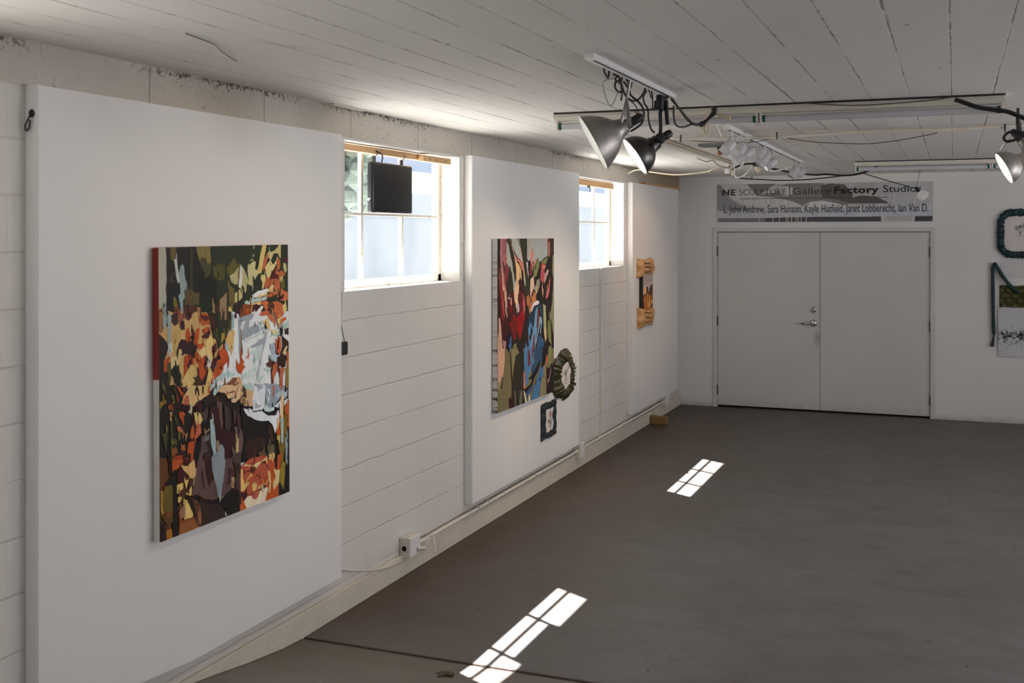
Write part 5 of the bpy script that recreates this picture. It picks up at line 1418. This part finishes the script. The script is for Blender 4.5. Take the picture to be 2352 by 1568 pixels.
cable('thin', .0030, 'cord', 'thin brownish wire loop behind the silver lamp clamp', group=G)
tag(MB().tube([(.99, 5.210, CH-.005), (1.5, 5.2095, CH-.006), (2.2, 5.210, CH-.005), (2.8, 5.2095, CH-.006), (3.40, 5.210, CH-.005)], .0042, 8).build('cable', 'cord', smooth=True), 'thin black cable running along the top edge of the long fluorescent strip', 'cable')
tag(MB().tube([(2.27, 9.545, CH-.005), (3.4, 9.5445, CH-.005), (4.7, 9.545, CH-.005)], .0042, 8).build('cable', 'cord', smooth=True), 'thin black cable along the top edge of the strip by the doors', 'cable')
t = empty('taped_cable_bundle', (1.92, 5.12, 2.69), 'cream and black cords taped into a bundle hanging on the long fluorescent strip', 'cable bundle')
cb = []
for k in ('cream1', 'cream2', 'cream3', 'cream4'): cb.append(MB().tube(CAB[k], .0065, 8).build('cream_cord', 'cream', smooth=True))
cb.append(MB().tube(CAB['bundle'], lambda t: .012+.004*math.sin(9*t), 10).build('black_tape', 'cord', smooth=True))
for k, r, m_ in (('feed1', .0055, 'cord'), ('feed2', .005, 'cord'), ('feed3', .0055, 'cord'), ('cream5', .0035, 'cream')): cb.append(MB().tube(CAB[k], r, 8).build('feed_cable', m_, smooth=True))
adopt(t, *cb)
cable('rightblack', .011, 'cord', 'thick black cable arching from the fluorescent strip towards the amber lamp')
cable('rightloop', .010, 'cord', 'thick black cable dropping beside the amber clamp lamp')
cable('rightloop2', .0075, 'cord', 'black cable loop above the silver lamp by the teal ruched frame')
t = empty('ceiling_conduit', (2.4, 6.62, 2.72), 'pale conduit crossing under the ceiling in front of the spotlights', 'conduit')
cp = [MB().tube(CAB['condx'], .011, 10).build('pipe', 'offw', smooth=True)]
for x in (1.36, 2.03, 3.46): cp.append(MB().tube([(x, 6.62, CH-.004), (x, 6.605, 2.72), (x, 6.608, 2.695)], .005, 6).build('hanger_clip', 'black', smooth=True))
adopt(t, *cp)
cable('wire_x1', .0035, 'cream', 'thin pale wire strung beside the ceiling conduit', name='wire', cat='wire')
cable('wire_x2', .003, 'brown', 'thin dark wire sagging below the ceiling behind the conduit', name='wire', cat='wire')
cable('wire_x3', .0028, 'brown', 'thin dark wire by the grey ceiling plate', name='wire', cat='wire')
cable('wire_fix', .003, 'brown', 'thin wire drooping along the housing of the long fluorescent strip', name='wire', cat='wire')
t = empty('ceiling_conduit', (1.12, 8.2, 2.735), 'brownish pair of pipes along the ceiling towards the junction box', 'conduit')
adopt(t, MB().tube([(1.150, 6.6, CH-.014), (1.120, 7.9, CH-.014), (1.135, 9.22, CH-.014)], .012, 10).build('pipe', 'offw', smooth=True), MB().tube([(1.185, 6.6, CH-.010), (1.155, 7.9, CH-.010), (1.165, 9.22, CH-.010)], .008, 10).build('thin_pipe', 'cream', smooth=True))
t = empty('junction_box', (1.15, 9.24, CH), 'cream junction box with an adapter hanging below the ceiling pipes', 'junction box')
adopt(t, MB().box((1.10, 9.19, CH-.045), (1.205, 9.30, CH-.0005), .004).build('box', 'offw'), MB().box((1.105, 9.12, CH-.118), (1.150, 9.17, CH-.075), .004).build('outlet_adapter', 'white'), MB().box((1.115, 9.135, CH-.08), (1.14, 9.20, CH-.04)).build('bracket', 'offw'), MB().cyl((1.176, 9.15, CH-.135), (1.176, 9.15, CH-.09), .011, 12).build('plug', 'cream', smooth=True))
cable('brownwire', .0035, 'brown', 'thin dark wire drooping from the ceiling pipes to the junction box', name='wire', cat='wire')
cable('whitecorner', .006, 'cream', 'cream cord sagging from the corner panel to the junction box')
cable('whitedrop', .004, 'white', 'straight white string from the taped bundle to the conduit', name='string', cat='string')
cable('blackmain', .009, 'cord', 'thick black cable from junction box past the spotlights to the strip by the doors')
cable('blacklow', .006, 'cord', 'thin black cable sagging lowest across the top of the end wall')
cable('blackwhite', .005, 'cord', 'thin black cable running on to the small white clamp lamp')
cable('whiteplug', .007, 'white', 'white cord looping under the junction box')
cable('whiteplug2', .007, 'white', 'white cord from the plug cluster towards the last spotlights')
t = empty('plug_cluster', (1.42, 9.0, 2.67), 'cluster of cream plugs on the thick black cable under the spotlights', 'plugs')
pc = [MB().box((1.40, 8.98, 2.685), (1.44, 9.02, 2.722), .006).build('tap', 'black')]
for i, (dx, dz) in enumerate(((.00, -.03), (.02, -.045), (.04, -.05), (.055, -.035), (.03, -.03))): pc.append(MB().cyl((1.425, 9.0, 2.685), (1.425+dx, 8.99-.01*i, 2.675+dz), .010, 10, .007).build('plug', 'cream', smooth=True))
adopt(t, *pc)
t = empty('sprinkler_head', (1.48, 7.40, CH), 'grey ceiling plate with a small copper fitting hanging from it', 'ceiling fitting')
adopt(t, MB().box((1.30, 7.33, CH-.020), (1.50, 7.47, CH-.0005), .003).build('ceiling_plate', 'grey'), MB().lathe([(0, 0), (.020, 0), (.020, -.022), (.013, -.024), (.013, -.040), (0, -.040)], (1.455, 7.40, CH-.022), (0, 0, 1), 8).build('fitting', 'hinge'), MB().lathe([(0, 0), (.018, 0), (.018, -.022), (0, -.022)], (1.455, 7.40, CH-.064), (0, 0, 1), 8).build('copper_nut', 'copper'))
tag(MB().cyl((.90, 11.52, 2.738), (.90, 11.49, 2.735), .006, 8).tube([(.90, 11.49, 2.735), (.90, 11.485, 2.715)], .005, 6, False).build('ceiling_hook', 'black'), 'small black hook at the top of the end wall', 'hook')
tag(MB().tube([(.66, 2.72, CH-.006), (.62, 2.9, CH-.008), (.56, 3.0, CH-.007), (.50, 3.12, CH-.008), (.47, 3.20, CH-.010)], .0022, 6).build('wire_end', 'black', smooth=True), 'bent thin dark wire stuck to the ceiling above the orange painting', 'wire')
bpy.context.view_layer.update()
